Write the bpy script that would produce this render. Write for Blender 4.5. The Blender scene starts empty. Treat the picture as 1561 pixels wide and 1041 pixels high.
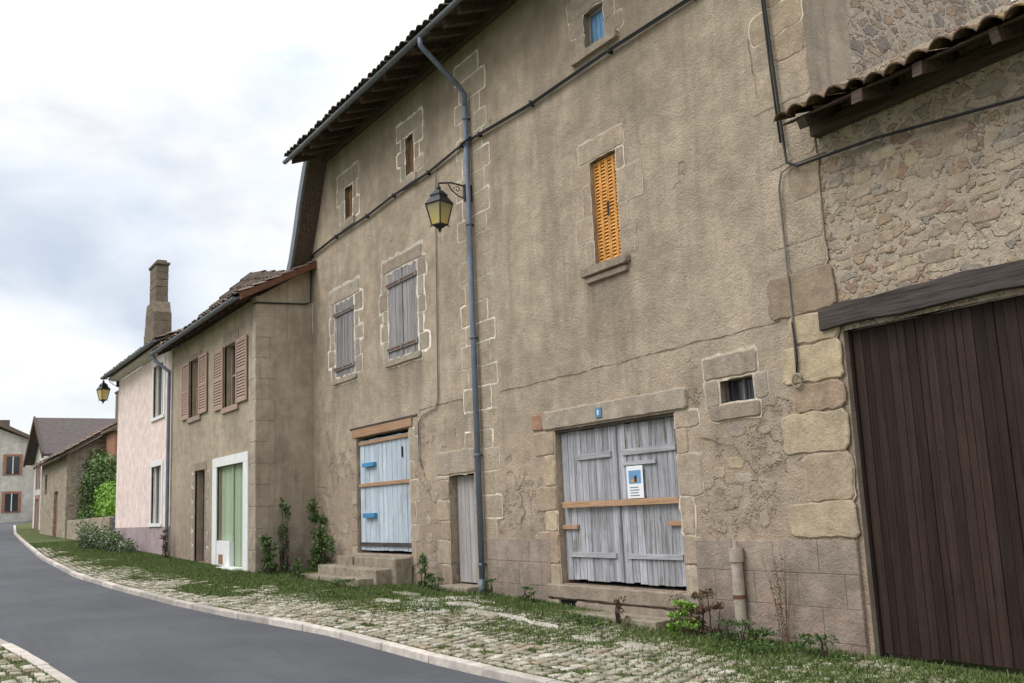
import bpy, math, random
import numpy as np
from mathutils import Vector, Matrix, noise as mn
random.seed(7); rng=np.random.default_rng(7)
R=random.uniform
FY=8.2; SY=6.85
scn=bpy.context.scene
GX=[-400,-95,-75,-60,-50,-37.5,-29.4,-21.7,-17.5,-13.9,-12,-9.3,-6.6,-5.1,60]
GZ=[2.3,2.3,1.85,1.4,1.15,.86,.67,.47,.35,.30,.26,.13,.06,.04,-.1]
def g(x): return float(np.interp(x,GX,GZ))
KX=[-100,-92,-79,-62,-45,-33.8,-25.3,-21.1,-14.8,-11.9,-7.7,-4,5,40]
KY=[13,10.5,7.6,6.0,4.8,4.05,3.75,3.9,4.33,4.7,5.1,5.4,5.8,7]
LY=[9,6.8,4.2,2.8,1.6,.8,.6,.75,1.25,1.5,1.9,2.2,2.6,3.6]
def yk(x): return float(np.interp(x,KX,KY))
def yl(x): return float(np.interp(x,KX,LY))

# ------------------------------------------------------------ materials
class M:
    def __init__(s,name,rough=.9,spec=.2,metal=0):
        s.m=bpy.data.materials.new(name); s.m.use_nodes=True; s.t=s.m.node_tree
        s.b=s.t.nodes['Principled BSDF']; s.b.inputs['Roughness'].default_value=rough
        s.b.inputs['Specular IOR Level'].default_value=spec; s.b.inputs['Metallic'].default_value=metal
        s.pos=s.n('ShaderNodeNewGeometry').outputs['Position']
        sp=s.n('ShaderNodeSeparateXYZ',{0:s.pos}); s.x,s.y,s.z=sp.outputs
    def put(s,k,v):
        if isinstance(v,bpy.types.NodeSocket): s.t.links.new(v,k)
        elif isinstance(v,(tuple,list)):
            v=tuple(v)
            if k.type=='RGBA' and len(v)==3: v=v+(1,)
            k.default_value=v
        elif k.type=='RGBA': k.default_value=(v,v,v,1)
        elif k.type=='VECTOR': k.default_value=(v,v,v)
        else: k.default_value=v
    def n(s,typ,ins=None,**at):
        nd=s.t.nodes.new(typ)
        for k,v in at.items(): setattr(nd,k,v)
        for k,v in (ins or {}).items(): s.put(nd.inputs[k],v)
        return nd
    def sv(s,v,sc): return s.n('ShaderNodeVectorMath',{0:v,1:sc},operation='MULTIPLY').outputs[0]
    def noise(s,scale,detail=4,rough=.6,sc=None,vec=None):
        v=vec or s.pos
        if sc: v=s.sv(v,sc)
        return s.n('ShaderNodeTexNoise',{'Vector':v,'Scale':scale,'Detail':detail,'Roughness':rough}).outputs['Fac']
    def mr(s,f,a,b,c=0.,d=1.):
        return s.n('ShaderNodeMapRange',{0:f,1:a,2:b,3:c,4:d},clamp=True).outputs[0]
    def mth(s,op,a,b=0.): return s.n('ShaderNodeMath',{0:a,1:b},operation=op).outputs[0]
    def mix(s,f,a,b,bt='MIX'):
        nd=s.n('ShaderNodeMix',data_type='RGBA',blend_type=bt)
        s.put(nd.inputs[0],f); s.put(nd.inputs[6],a); s.put(nd.inputs[7],b); return nd.outputs[2]
    def val(s,c,f): return s.n('ShaderNodeHueSaturation',{'Value':f,'Color':c}).outputs[0]
    def tint(s): return s.n('ShaderNodeAttribute',attribute_name='tint').outputs['Fac']
    def fin(s,c,h=None,st=.5,d=.02):
        s.put(s.b.inputs['Base Color'],c)
        if h is not None:
            bp=s.n('ShaderNodeBump',{'Height':h,'Strength':st,'Distance':d}); s.put(s.b.inputs['Normal'],bp.outputs[0])
        return s.m
def simple(name,col,var=.15,sc=8,rough=.8,spec=.2,bump=.2,metal=0,tv=.3,bd=.01):
    m=M(name,rough,spec,metal); n=m.noise(sc,4,.65)
    f=m.mr(n,.25,.75,1-var,1+var); c=m.val(col,f); c=m.val(c,m.mr(m.tint(),0,1,1-tv,1+tv))
    return m.fin(c,m.noise(sc*6,2),bump,bd)
def plaster(name,c1,c2,dark,low=None,lowz=3.4,grain=1.0,patch=True,stain=.5,eave=0,drips=()):
    m=M(name,.95,.1)
    big=m.noise(.6,4,.65); c=m.mix(m.mr(big,.40,.60),c1,c2)
    mid=m.noise(3.2,4,.7); c=m.val(c,m.mr(mid,.28,.72,.78,1.2))
    st=m.noise(1.5,4,.7,sc=(1,1,.14)); c=m.mix(m.mr(st,.50,.76,0,stain),c,dark)
    st2=m.noise(7,3,.7,sc=(1,1,.08)); c=m.mix(m.mr(st2,.54,.8,0,stain*.75),c,dark)
    for (a,b,zt,L,k) in drips:
        f=m.mth('MULTIPLY',m.mr(m.x,a-.08,a+.08),m.mr(m.x,b+.08,b-.08)); f=m.mth('MULTIPLY',f,m.mr(m.z,zt-L,zt,0,k))
        f=m.mth('MULTIPLY',f,m.mth('LESS_THAN',m.z,zt)); f=m.mth('MULTIPLY',f,m.mr(st2,.35,.6,.35,1.)); c=m.mix(f,c,dark)
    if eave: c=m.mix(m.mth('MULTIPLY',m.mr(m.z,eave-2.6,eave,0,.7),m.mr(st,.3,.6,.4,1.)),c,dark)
    if low:
        f=m.mth('MULTIPLY',m.mr(m.z,lowz,.2,0,1),m.mr(mid,.35,.6)); c=m.mix(f,c,low)
        f2=m.mth('MULTIPLY',m.mr(m.z,2.2,.2,0,.9),m.mr(m.noise(2.5,4,.7),.38,.58)); c=m.mix(f2,c,dark)
    hh=m.mth('ADD',m.mth('MULTIPLY',m.noise(38,3,.75),grain),m.mth('MULTIPLY',m.noise(4.5,3),1.3))
    if patch:
        pn=m.noise(.95,6,.7); zf=m.mr(m.z,3.7,2.9,-.12,0); pn=m.mth('ADD',pn,zf)
        msk=m.mr(pn,.555,.572)
        e=m.n('ShaderNodeTexVoronoi',{'Vector':m.sv(m.pos,(1,1,1.6)),'Scale':4.2}); cc=e.outputs['Color']; rr=m.n('ShaderNodeSeparateColor',{0:cc}).outputs[0]
        rb=m.mix(rr,(.30,.215,.15),(.46,.375,.275)); rb=m.mix(m.mr(e.outputs['Distance'],.28,.5),rb,(.42,.34,.26))
        rb=m.val(rb,m.mr(mid,.28,.72,.75,1.2))
        c=m.mix(m.mth('MULTIPLY',msk,.85),c,rb)
        edge=m.mth('MULTIPLY',m.mr(pn,.54,.556),m.mr(pn,.575,.56)); c=m.mix(m.mth('MULTIPLY',edge,.35),c,(.19,.145,.105))
        hh=m.mth('SUBTRACT',hh,m.mth('MULTIPLY',msk,.7))
        lp=m.mr(m.noise(1.7,5,.7,vec=m.sv(m.pos,(1,1,1.3))),.62,.64); lp=m.mth('MULTIPLY',lp,m.mr(m.z,4.2,3.2)); c=m.mix(m.mth('MULTIPLY',lp,.5),c,(.56,.49,.395))
    sp=m.noise(75,2,.8); c=m.val(c,m.mr(sp,.28,.72,1-.34*grain,1+.30*grain))
    return m.fin(c,hh,.85*grain,.035)
def rubble(name,scale=4.5,cols=None,mort=(.40,.33,.25),cover=.0,con=1.,bs=.8):
    m=M(name,.95,.1)
    nd=m.n('ShaderNodeTexNoise',{'Vector':m.pos,'Scale':4.,'Detail':3.,'Roughness':.6}).outputs['Color']
    v=m.n('ShaderNodeVectorMath',{0:nd,1:(.26,.26,.26)},operation='MULTIPLY').outputs[0]
    v=m.n('ShaderNodeVectorMath',{0:m.pos,1:v},operation='ADD').outputs[0]
    v=m.sv(v,(1,1,1.9))
    e=m.n('ShaderNodeTexVoronoi',{'Vector':v,'Scale':scale},feature='DISTANCE_TO_EDGE').outputs['Distance']
    cc=m.n('ShaderNodeTexVoronoi',{'Vector':v,'Scale':scale},feature='F1').outputs['Color']
    rr=m.n('ShaderNodeSeparateColor',{0:cc}).outputs[0]
    rp=m.n('ShaderNodeValToRGB',{0:rr}); cr=rp.color_ramp; cr.interpolation='CONSTANT'
    cols=cols or [(.40,.305,.21),(.46,.37,.27),(.32,.25,.19),(.42,.30,.205),(.31,.27,.225),(.50,.42,.31),(.35,.225,.165)]
    while len(cr.elements)<len(cols): cr.elements.new(.5)
    for i,k in enumerate(cols): cr.elements[i].position=i/len(cols); cr.elements[i].color=k+(1,)
    nz=m.noise(9,4,.75); c=m.val(rp.outputs[0],m.mr(nz,.25,.75,.65,1.3))
    n7=m.noise(6,4,.7)
    mf=m.mr(m.mth('ADD',e,m.mr(n7,.3,.7,-.20,.05)),.03,.09)
    mc=m.val(mort,m.mr(nz,.25,.75,.75,1.2))
    c=m.mix(m.mth('MULTIPLY',mf,con),mc,c)
    if cover>0:
        cf=m.mr(m.noise(.8,5,.65),.5-cover*.3,.57-cover*.3,0,1); c=m.mix(cf,mc,c); mf=m.mth('MULTIPLY',mf,cf)
    c=m.mix(m.mr(m.noise(1.4,4,.7),.48,.72,0,.5),c,(.22,.18,.145))
    c=m.val(c,m.mr(m.noise(60,2,.8),.25,.75,.78,1.2))
    h=m.mth('ADD',m.mth('MULTIPLY',mf,1.1),m.mth('MULTIPLY',m.noise(24,3,.75),.8))
    return m.fin(c,h,bs,.045)
def wood(name,c1,c2,rough=.85,ax='z',contrast=1.0,worn=None,wf=(.5,.6)):
    m=M(name,rough,.15)
    sc={'z':(22,22,1.1),'x':(1.1,22,22)}[ax]
    gr=m.noise(1.,5,.7,sc=sc); c=m.mix(m.mr(gr,.32,.68),c1,c2)
    c=m.val(c,m.mr(m.tint(),0,1,1-.3*contrast,1+.3*contrast))
    if worn:
        w=m.noise(1.6,5,.72,sc=tuple(k*.28+.6 for k in sc)); c=m.mix(m.mr(w,*wf),c,worn)
    fine=m.noise(1.,2,.7,sc=tuple(k*3 for k in sc)); c=m.val(c,m.mr(fine,.2,.8,.8,1.2))
    c=m.mix(m.mr(m.noise(1.8,4,.7),.48,.72,0,.4*min(1,contrast+.3)),c,tuple(k*.55 for k in c1))
    return m.fin(c,m.mth('ADD',gr,fine),.6,.012)
def stone(name,cols,moss=0,grain=1):
    m=M(name,.93,.12)
    rp=m.n('ShaderNodeValToRGB',{0:m.tint()}); cr=rp.color_ramp
    while len(cr.elements)<len(cols): cr.elements.new(.5)
    for i,k in enumerate(cols): cr.elements[i].position=i/(len(cols)-1); cr.elements[i].color=k+(1,)
    c=m.val(rp.outputs[0],m.mr(m.noise(5,5,.7),.25,.75,.68,1.3))
    c=m.mix(m.mr(m.noise(2.2,4,.7),.5,.75,0,.5),c,(.22,.18,.14))
    if moss: c=m.mix(m.mr(m.noise(7,4,.7),.50,.64,0,moss),c,(.09,.1,.035))
    c=m.val(c,m.mr(m.noise(65,2,.8),.25,.75,.8,1.2))
    return m.fin(c,m.noise(25,4,.75),.8*grain,.025)
def tiles(name,c1,c2,lich,lf=.5):
    m=M(name,.95,.1)
    c=m.mix(m.mr(m.noise(6,3),.35,.65),c1,c2); c=m.val(c,m.mr(m.tint(),0,1,.65,1.3))
    c=m.mix(m.mr(m.noise(11,4,.75),.54,.68,0,lf),c,lich)
    c=m.mix(m.mr(m.noise(4,4,.7),.46,.7,0,.75),c,(.06,.055,.045))
    return m.fin(c,m.noise(30,3,.7),.6,.02)
def leaf(name,c1,c2,c3):
    m=M(name,.6,.25)
    rp=m.n('ShaderNodeValToRGB',{0:m.tint()}); cr=rp.color_ramp; cr.elements.new(.5)
    for i,k in enumerate((c1,c2,c3)): cr.elements[i].position=i/2; cr.elements[i].color=k+(1,)
    return m.fin(rp.outputs[0])

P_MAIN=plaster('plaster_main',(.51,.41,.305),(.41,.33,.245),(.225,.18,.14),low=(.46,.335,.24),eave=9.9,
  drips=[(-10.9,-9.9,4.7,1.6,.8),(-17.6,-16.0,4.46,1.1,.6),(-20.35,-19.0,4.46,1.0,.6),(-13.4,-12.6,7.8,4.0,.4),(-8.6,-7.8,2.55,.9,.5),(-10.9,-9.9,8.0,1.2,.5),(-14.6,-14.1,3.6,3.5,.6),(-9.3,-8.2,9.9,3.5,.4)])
P_QUOIN=plaster('plaster_quoin',(.48,.39,.29),(.42,.34,.25),(.26,.205,.16),patch=False)
P_SM=plaster('plaster_small',(.45,.365,.27),(.37,.30,.22),(.22,.18,.145),low=(.36,.275,.20),grain=.7,patch=False,drips=[(-27.4,-26.2,4.3,1.2,.5),(-24.2,-22.8,4.2,1.0,.5)])
P_SIDE=plaster('plaster_side',(.45,.38,.295),(.36,.30,.23),(.17,.14,.11),low=(.39,.315,.235),grain=.6,patch=False,stain=.85)
P_PINK=plaster('plaster_pink',(.80,.65,.585),(.76,.61,.545),(.58,.46,.41),grain=.22,patch=False,stain=.2)
P_SKIRT=plaster('plaster_mauve',(.42,.33,.33),(.37,.285,.285),(.25,.2,.19),grain=.4,patch=False)
P_WHITE=plaster('plaster_white',(.62,.58,.52),(.52,.49,.43),(.3,.27,.23),grain=.4,patch=False)
P_BAND=plaster('band_render',(.36,.29,.235),(.42,.335,.27),(.20,.165,.135),low=(.33,.235,.18),lowz=1.3,grain=.8,patch=False)
P_BARN=plaster('barn_plaster',(.44,.345,.255),(.36,.275,.20),(.22,.17,.13),grain=1,patch=False)
RUB=rubble('rubble_masonry',4.3,mort=(.46,.37,.28),cover=.55,con=.95)
RUBG=rubble('rubble_gable',4.0,mort=(.52,.44,.35),cols=[(.38,.29,.21),(.50,.41,.31),(.32,.26,.21),(.46,.33,.23),(.30,.26,.22),(.56,.47,.37)],con=.95,cover=.7)
RUBF=rubble('rubble_far',3.2,mort=(.42,.36,.28))
ST=stone('dressed_stone',[(.37,.29,.215),(.42,.335,.25),(.45,.355,.255),(.37,.28,.205),(.50,.41,.31)])
STY=stone('ochre_stone',[(.51,.40,.26),(.42,.335,.24),(.36,.26,.18),(.54,.44,.31),(.32,.24,.17)])
STG=stone('grey_stone',[(.34,.28,.22),(.39,.325,.255),(.30,.24,.185),(.36,.295,.23),(.42,.355,.28)])
STP=stone('step_stone',[(.28,.235,.175),(.34,.285,.215),(.25,.205,.155)],moss=.5)
SLAB=stone('pale_slab',[(.52,.48,.41),(.62,.58,.50),(.43,.39,.32)],moss=.35)
SETT=stone('sett_granite',[(.30,.26,.20),(.42,.37,.29),(.57,.52,.43),(.38,.34,.26),(.33,.26,.185)],moss=.45)
HALO=simple('lime_mortar',(.64,.57,.48),.3,9,.95,.1,.4)
HALOT=simple('thin_mortar',(.54,.45,.35),.35,9,.95,.1,.4)
KERB=simple('kerb_concrete',(.44,.39,.34),.3,7,.95,.1,.4)
W_GREY=wood('weathered_wood',(.25,.245,.26),(.49,.49,.515),contrast=.6,worn=(.19,.165,.14),wf=(.53,.66))
W_GREYX=wood('weathered_wood_x',(.25,.245,.255),(.46,.46,.47),ax='x',contrast=.5)
W_SHUT=wood('grey_shutter_wood',(.20,.18,.18),(.34,.32,.31),contrast=.6,worn=(.15,.105,.07),wf=(.58,.72))
W_BLUE=wood('pale_blue_wood',(.42,.49,.56),(.62,.68,.73),contrast=.55,worn=(.32,.31,.30),wf=(.55,.70))
W_NARR=wood('narrow_door_wood',(.30,.275,.26),(.44,.415,.40),contrast=.4)
W_OR=wood('batten_wood',(.36,.21,.12),(.47,.30,.185),ax='x',contrast=.4)
W_GATE=wood('gate_wood',(.024,.015,.012),(.052,.031,.025),rough=.65,contrast=.9,worn=(.10,.052,.036),wf=(.68,.88))
W_BEAM=wood('beam_wood',(.035,.028,.025),(.12,.10,.09),ax='x',contrast=.4)
W_EAVE=wood('eave_wood',(.05,.036,.027),(.14,.10,.075),ax='x',contrast=.8)
W_BROWN=wood('brown_wood',(.24,.12,.065),(.38,.21,.11),contrast=.5)
W_RED=wood('rose_shutter',(.36,.25,.195),(.45,.32,.25),contrast=.3)
W_DARK=simple('dark_door',(.05,.035,.028),.3,5)
W_GREEN=wood('green_paint',(.29,.37,.24),(.36,.43,.295),contrast=.15)
ORANGE=simple('ochre_metal_paint',(.66,.31,.075),.28,6,.6,.3,.1,tv=.2)
BLUEP=simple('blue_paint',(.13,.27,.45),.15,6,.6,.3,.1)
BLUEH=simple('blue_block',(.06,.24,.44),.15,6,.6,.3,.1)
WHITE=simple('white_paint',(.74,.73,.70),.08,5,.7,.2,.1,tv=.1)
GLASS=simple('dark_glass',(.03,.035,.04),.2,3,.12,.5,.0)
DARK=simple('interior_dark',(.012,.011,.010),.2,3,.9,.1,.0)
ZINC=simple('grey_pipe',(.14,.165,.21),.25,6,.5,.4,.1,tv=.15)
ZINCR=simple('zinc_gutter',(.15,.16,.18),.25,6,.5,.4,.1)
IRON=simple('black_iron',(.018,.018,.02),.3,8,.5,.4,.1)
CABLE=simple('cable_black',(.022,.021,.021),.2,8,.6,.3,.1)
CONDUIT=simple('conduit_grey',(.26,.235,.2),.2,8,.8,.2,.1)
RUST=simple('rust_iron',(.16,.075,.045),.3,10,.9,.2,.3)
BRICKR=simple('red_sandstone',(.30,.17,.115),.3,10,.9,.2,.3)
CERAM=simple('fibre_cement_pipe',(.40,.34,.27),.3,9,.9,.2,.4)
CRACK=simple('crack_dark',(.17,.13,.10),.3,10,.95,.05,.3)
T_MAIN=tiles('tile_main',(.10,.08,.065),(.16,.12,.095),(.17,.16,.12),.6)
T_BARN=tiles('tile_barn',(.14,.09,.065),(.21,.135,.095),(.45,.31,.06),.9)
T_FAR=tiles('tile_far',(.17,.125,.10),(.23,.17,.13),(.2,.18,.12),.5)
SLATE=simple('slate_roof',(.11,.09,.085),.25,5,.9,.1,.2)
PAPER=simple('paper_white',(.8,.8,.82),.03,3,.7,.2,0)
def glassy():
    m=M('lantern_glass',.25,.5); c=m.mix(m.mr(m.z,6.42,6.85),(.66,.50,.13),(.30,.28,.22)); m.fin(c)
    m.b.inputs['Alpha'].default_value=.75; return m.m
LG=glassy()
G1=leaf('leaf_ivy',(.03,.055,.015),(.065,.115,.03),(.13,.19,.055))
G2=leaf('leaf_bright',(.08,.16,.02),(.16,.30,.035),(.25,.4,.07))
G3=leaf('grass_blades',(.06,.085,.02),(.115,.16,.042),(.18,.21,.07))
G4=leaf('leaf_dry',(.07,.07,.03),(.15,.10,.055),(.22,.13,.08))
G5=leaf('flower_pale',(.3,.25,.3),(.5,.45,.48),(.65,.62,.6))
m=M('asphalt',.92,.15)
c=m.mix(m.mr(m.noise(.5,4,.6),.3,.7),(.078,.079,.084),(.104,.105,.110)); c=m.val(c,m.mr(m.noise(90,2,.8),.2,.8,.6,1.4))
c=m.mix(m.mr(m.noise(3,5,.75),.58,.8,0,.4),c,(.15,.145,.135)); c=m.mix(m.mr(m.noise(1.2,4,.7,sc=(.25,1.6,1)),.56,.72,0,.35),c,(.055,.056,.06))
ASPH=m.fin(c,m.noise(120,2,.8),.6,.01)
m=M('verge_soil',.97,.1)
c=m.mix(m.mr(m.noise(2.2,5,.7),.45,.65),(.075,.09,.03),(.17,.14,.095)); c=m.mix(m.mr(m.noise(14,4,.7),.44,.60),c,(.08,.11,.034))
c=m.val(c,m.mr(m.noise(50,3,.8),.2,.8,.6,1.4))
SOIL=m.fin(c,m.noise(30,4,.8),.8,.03)
m=M('ground_field',.97,.1)
c=m.mix(m.mr(m.noise(.3,5,.7),.42,.6),(.055,.085,.022),(.12,.12,.06)); GROUND=m.fin(c,m.noise(10,4,.8),.8,.05)

# ------------------------------------------------------------ mesh builder
class MB:
    def __init__(s): s.v=[];s.f=[];s.m=[];s.t=[];s.mats=[]
    def mi(s,m):
        if m not in s.mats: s.mats.append(m)
        return s.mats.index(m)
    def add(s,vs,fs,mat,tint=None):
        b=len(s.v); s.v+= [tuple(p) for p in vs]; k=s.mi(mat); t=R(0,1) if tint is None else tint
        for f in fs: s.f.append([b+i for i in f]); s.m.append(k); s.t.append(t)
    def quad(s,a,b,c,d,mat,tint=.5): s.add([a,b,c,d],[(0,1,2,3)],mat,tint)
    def box(s,x0,x1,y0,y1,z0,z1,mat,tint=None,j=0):
        vs=[(x,y,z) for x in (x0,x1) for y in (y0,y1) for z in (z0,z1)]
        if j: vs=[(a+R(-j,j),b+R(-j,j)*.5,c+R(-j,j)) for a,b,c in vs]
        s.add(vs,[(0,1,3,2),(4,6,7,5),(0,4,5,1),(2,3,7,6),(0,2,6,4),(1,5,7,3)],mat,tint)
    def prism(s,ring,off,mat,tint=None):
        n=len(ring); vs=[tuple(p) for p in ring]+[tuple(np.add(p,off)) for p in ring]
        s.add(vs,[tuple(range(n)),tuple(range(2*n-1,n-1,-1))]+[(i,i+n,(i+1)%n+n,(i+1)%n) for i in range(n)],mat,tint)
    def px(s,x0,x1,yz,mat,tint=None): s.prism([(x0,y,z) for y,z in yz],(x1-x0,0,0),mat,tint)
    def py(s,y0,y1,xz,mat,tint=None): s.prism([(x,y0,z) for x,z in xz],(0,y1-y0,0),mat,tint)
    def tube(s,pts,r,mat,n=8,tint=.5,cap=True):
        pts=[Vector(p) for p in pts]; rs=r if isinstance(r,(list,tuple)) else [r]*len(pts); vs=[]
        up=Vector((0,0,1))
        for i,p in enumerate(pts):
            d=(pts[min(i+1,len(pts)-1)]-pts[max(i-1,0)]).normalized()
            a=d.cross(up if abs(d.z)<.95 else Vector((0,1,0))).normalized(); b=d.cross(a)
            if i and (a.dot(pa)<0): a=-a;b=-b
            pa=a
            for k in range(n):
                w=2*math.pi*k/n; vs.append(p+(a*math.cos(w)+b*math.sin(w))*rs[i])
        fs=[(i*n+k,i*n+(k+1)%n,(i+1)*n+(k+1)%n,(i+1)*n+k) for i in range(len(pts)-1) for k in range(n)]
        if cap: fs+=[tuple(range(n)),tuple(range((len(pts)-1)*n,len(pts)*n))]
        s.add(vs,fs,mat,tint)
    def stone(s,x0,x1,z0,z1,y,proud,mat,halo=None,hw=.03,jit=.016,tint=None,rnd=.03):
        w=x1-x0;h=z1-z0; pts=[]; r=min(rnd,w*.25,h*.25); jit=min(jit,h*.12,w*.12)
        def e(ax,az,bx,bz,L):
            n=max(2,int(L/.11)); dx,dz=(bx-ax)/L,(bz-az)/L
            for i in range(n+1):
                d=r+(L-2*r)*i/n; pts.append((ax+dx*d+R(-jit,jit)*.7,az+dz*d+R(-jit,jit)*.7))
        e(x0,z0,x1,z0,w);e(x1,z0,x1,z1,h);e(x1,z1,x0,z1,w);e(x0,z1,x0,z0,h)
        cx=(x0+x1)/2;cz=(z0+z1)/2; ch=min(.012,w*.2,h*.2); n=len(pts)
        def sc(p,d): return (cx+(p[0]-cx)*(1-2*d/w),cz+(p[1]-cz)*(1-2*d/h))
        vs=[(p[0],y,p[1]) for p in pts]+[(p[0],y-proud*.55,p[1]) for p in pts]+[(sc(p,ch)[0],y-proud,sc(p,ch)[1]) for p in pts]
        fs=[tuple(range(2*n,3*n))]
        for l in (0,n):
            fs+=[(l+i,l+(i+1)%n,l+n+(i+1)%n,l+n+i) for i in range(n)]
        s.add(vs,fs,mat,tint)
        if halo:
            hy=y-R(.0015,.0065)
            s.add([(sc(p,-hw*R(.4,1.4))[0],hy,sc(p,-hw*R(.4,1.4))[1]) for p in pts],[tuple(range(n))],halo)
    def done(s,name,parent=None,bevel=0,smooth=False):
        me=bpy.data.meshes.new(name); me.from_pydata(s.v,[],s.f)
        for m in s.mats: me.materials.append(m)
        me.polygons.foreach_set('material_index',s.m)
        a=me.attributes.new('tint','FLOAT','FACE'); a.data.foreach_set('value',s.t)
        if smooth: me.polygons.foreach_set('use_smooth',[True]*len(s.f))
        me.validate(); me.update()
        import bmesh
        bm=bmesh.new(); bm.from_mesh(me); bmesh.ops.recalc_face_normals(bm,faces=bm.faces); bm.to_mesh(me); bm.free()
        o=bpy.data.objects.new(name,me); scn.collection.objects.link(o)
        if parent: o.parent=parent
        if bevel:
            b=o.modifiers.new('b','BEVEL'); b.width=bevel; b.segments=2; b.limit_method='ANGLE'; b.angle_limit=math.radians(50)
        return o
def empty(name,loc=(0,0,0)):
    o=bpy.data.objects.new(name,None); scn.collection.objects.link(o); o.empty_display_size=.3; return o
def npmesh(name,V,F,mat,tint,parent=None):
    me=bpy.data.meshes.new(name); k=F.shape[1]
    me.vertices.add(len(V)); me.vertices.foreach_set('co',V.astype(np.float32).ravel())
    me.loops.add(F.size); me.loops.foreach_set('vertex_index',F.astype(np.int32).ravel())
    me.polygons.add(len(F)); me.polygons.foreach_set('loop_start',np.arange(0,F.size,k,dtype=np.int32))
    me.update(calc_edges=True)
    a=me.attributes.new('tint','FLOAT','FACE'); a.data.foreach_set('value',np.asarray(tint,np.float32))
    mats=mat if isinstance(mat,list) else [mat]
    for m_ in mats: me.materials.append(m_)
    o=bpy.data.objects.new(name,me); scn.collection.objects.link(o)
    if parent: o.parent=parent
    return o

def wall(mb,x0,x1,z0,z1,y,ops,mat,depth=.3,rev=None):
    xs=sorted({x0,x1,*[v for o in ops for v in o[:2] if x0<v<x1]}); zs=sorted({z0,z1,*[v for o in ops for v in o[2:4] if z0<v<z1]})
    for a,b in zip(xs,xs[1:]):
        for c_,d in zip(zs,zs[1:]):
            mx,mz=(a+b)/2,(c_+d)/2
            if any(o[0]<mx<o[1] and o[2]<mz<o[3] for o in ops): continue
            mb.quad((a,y,c_),(b,y,c_),(b,y,d),(a,y,d),mat)
    for o in ops:
        if not(z0<=o[2] and o[3]<=z1): continue
        a,b,c_,d=o[:4]; r=rev or mat; yy=y+depth
        mb.quad((a,y,c_),(a,yy,c_),(a,yy,d),(a,y,d),r); mb.quad((b,y,c_),(b,yy,c_),(b,yy,d),(b,y,d),r)
        mb.quad((a,y,d),(b,y,d),(b,yy,d),(a,yy,d),r); mb.quad((a,y,c_),(b,y,c_),(b,yy,c_),(a,yy,c_),r)
        mb.quad((a,yy,c_),(b,yy,c_),(b,yy,d),(a,yy,d),DARK)
def surround(mb,x0,x1,z0,z1,y,mat,halo,ws=(.2,.36),h=.33,lint=.28,sill=.16,hw=.05,proud=.012,lx=.3,sillx=.12,sp=.05):
    for side in (0,1):
        n=max(2,round((z1-z0)/h)); k=side
        cuts=[z0+(z1-z0)*(i+(R(-.18,.18) if 0<i<n else 0))/n for i in range(n+1)]
        for z,z2 in zip(cuts,cuts[1:]):
            w=ws[k%2]*R(.75,1.2); k+=1
            a,b=(x0-w,x0-.003) if side==0 else (x1+.003,x1+w)
            mb.stone(a,b,z+.005,z2-.005,y,proud*R(.7,1.2),mat,halo,hw)
    if lint: mb.stone(x0-lx*R(.8,1.1),x1+lx*R(.8,1.1),z1+.005,z1+lint,y,proud*1.3,mat,halo,hw)
    if sill: mb.stone(x0-sillx,x1+sillx,z0-sill,z0-.005,y,sp,mat,halo,hw*.6,jit=.008)
def planks(mb,x0,x1,z0,z1,y,n,mat,th=.03,gap=.008,ragged=0.0):
    w=(x1-x0)/n
    cuts=[x0+w*i+(R(-.15,.15)*w if 0<i<n else 0) for i in range(n+1)]
    for a,b in zip(cuts,cuts[1:]):
        dy=R(-.004,.004)
        mb.box(a+gap/2,b-gap/2,y+dy,y+th+dy,z0+R(0,ragged),z1-R(0,ragged),mat)
def louver(mb,x0,x1,z0,z1,y,mat,sl=.055,fr=.06,mid=True):
    th=.035
    mb.box(x0,x0+fr,y,y+th,z0,z1,mat,.5); mb.box(x1-fr,x1,y,y+th,z0,z1,mat,.5)
    rails=[z0,z1-fr]+([(z0+z1)/2-fr/2] if mid else [])
    for r in rails: mb.box(x0+fr,x1-fr,y+.003,y+th-.003,r,r+fr,mat,.5)
    z=z0+fr
    while z<z1-fr-.01:
        mb.px(x0+fr,x1-fr,[(y+.002,z),(y+.010,z),(y+th-.004,z+sl*.85),(y+th-.012,z+sl*.85)],mat,R(.3,.7)); z+=sl
def tileroof(mb,x0,x1,y0,z0,y1,z1,mat,pitch=.21,row=.36,amp=.045,sagx=None):
    L=math.hypot(y1-y0,z1-z0); ny=max(2,int(L/row)); nc=int(abs(x1-x0)/pitch); per=8
    ux=(y1-y0)/L; uz=(z1-z0)/L; nx,nz=-uz,ux
    for c_ in range(nc):
        xa=x0+(x1-x0)*c_/nc; wv=(x1-x0)/nc
        for r in range(ny):
            jx=R(-.012,.012); jl=R(-.035,.03); lift=R(-.006,.014)
            vs=[]
            for e,(s_,hh) in enumerate(((r*row+jl,.03+lift),((r+1)*row+.03,.0))):
                s_=min(s_,L) if e else s_
                for k in range(per+1):
                    t=k/per; hgt=hh+amp*math.sin(math.pi*t)**.8
                    yy=y0+ux*s_+nx*hgt; zz=z0+uz*s_+nz*hgt; xx=xa+wv*t+jx
                    if sagx: zz+=sagx(xx)
                    vs.append((xx,yy,zz))
            n=per+1
            fs=[(k,k+1,n+k+1,n+k) for k in range(per)]
            base=len(vs)
            vs+=[(v[0],v[1]-nx*.016,v[2]-nz*.016) for v in vs[:n]]
            fs+=[(k,k+1,base+k+1,base+k) for k in range(per)]
            mb.add(vs,fs,mat)
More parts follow.
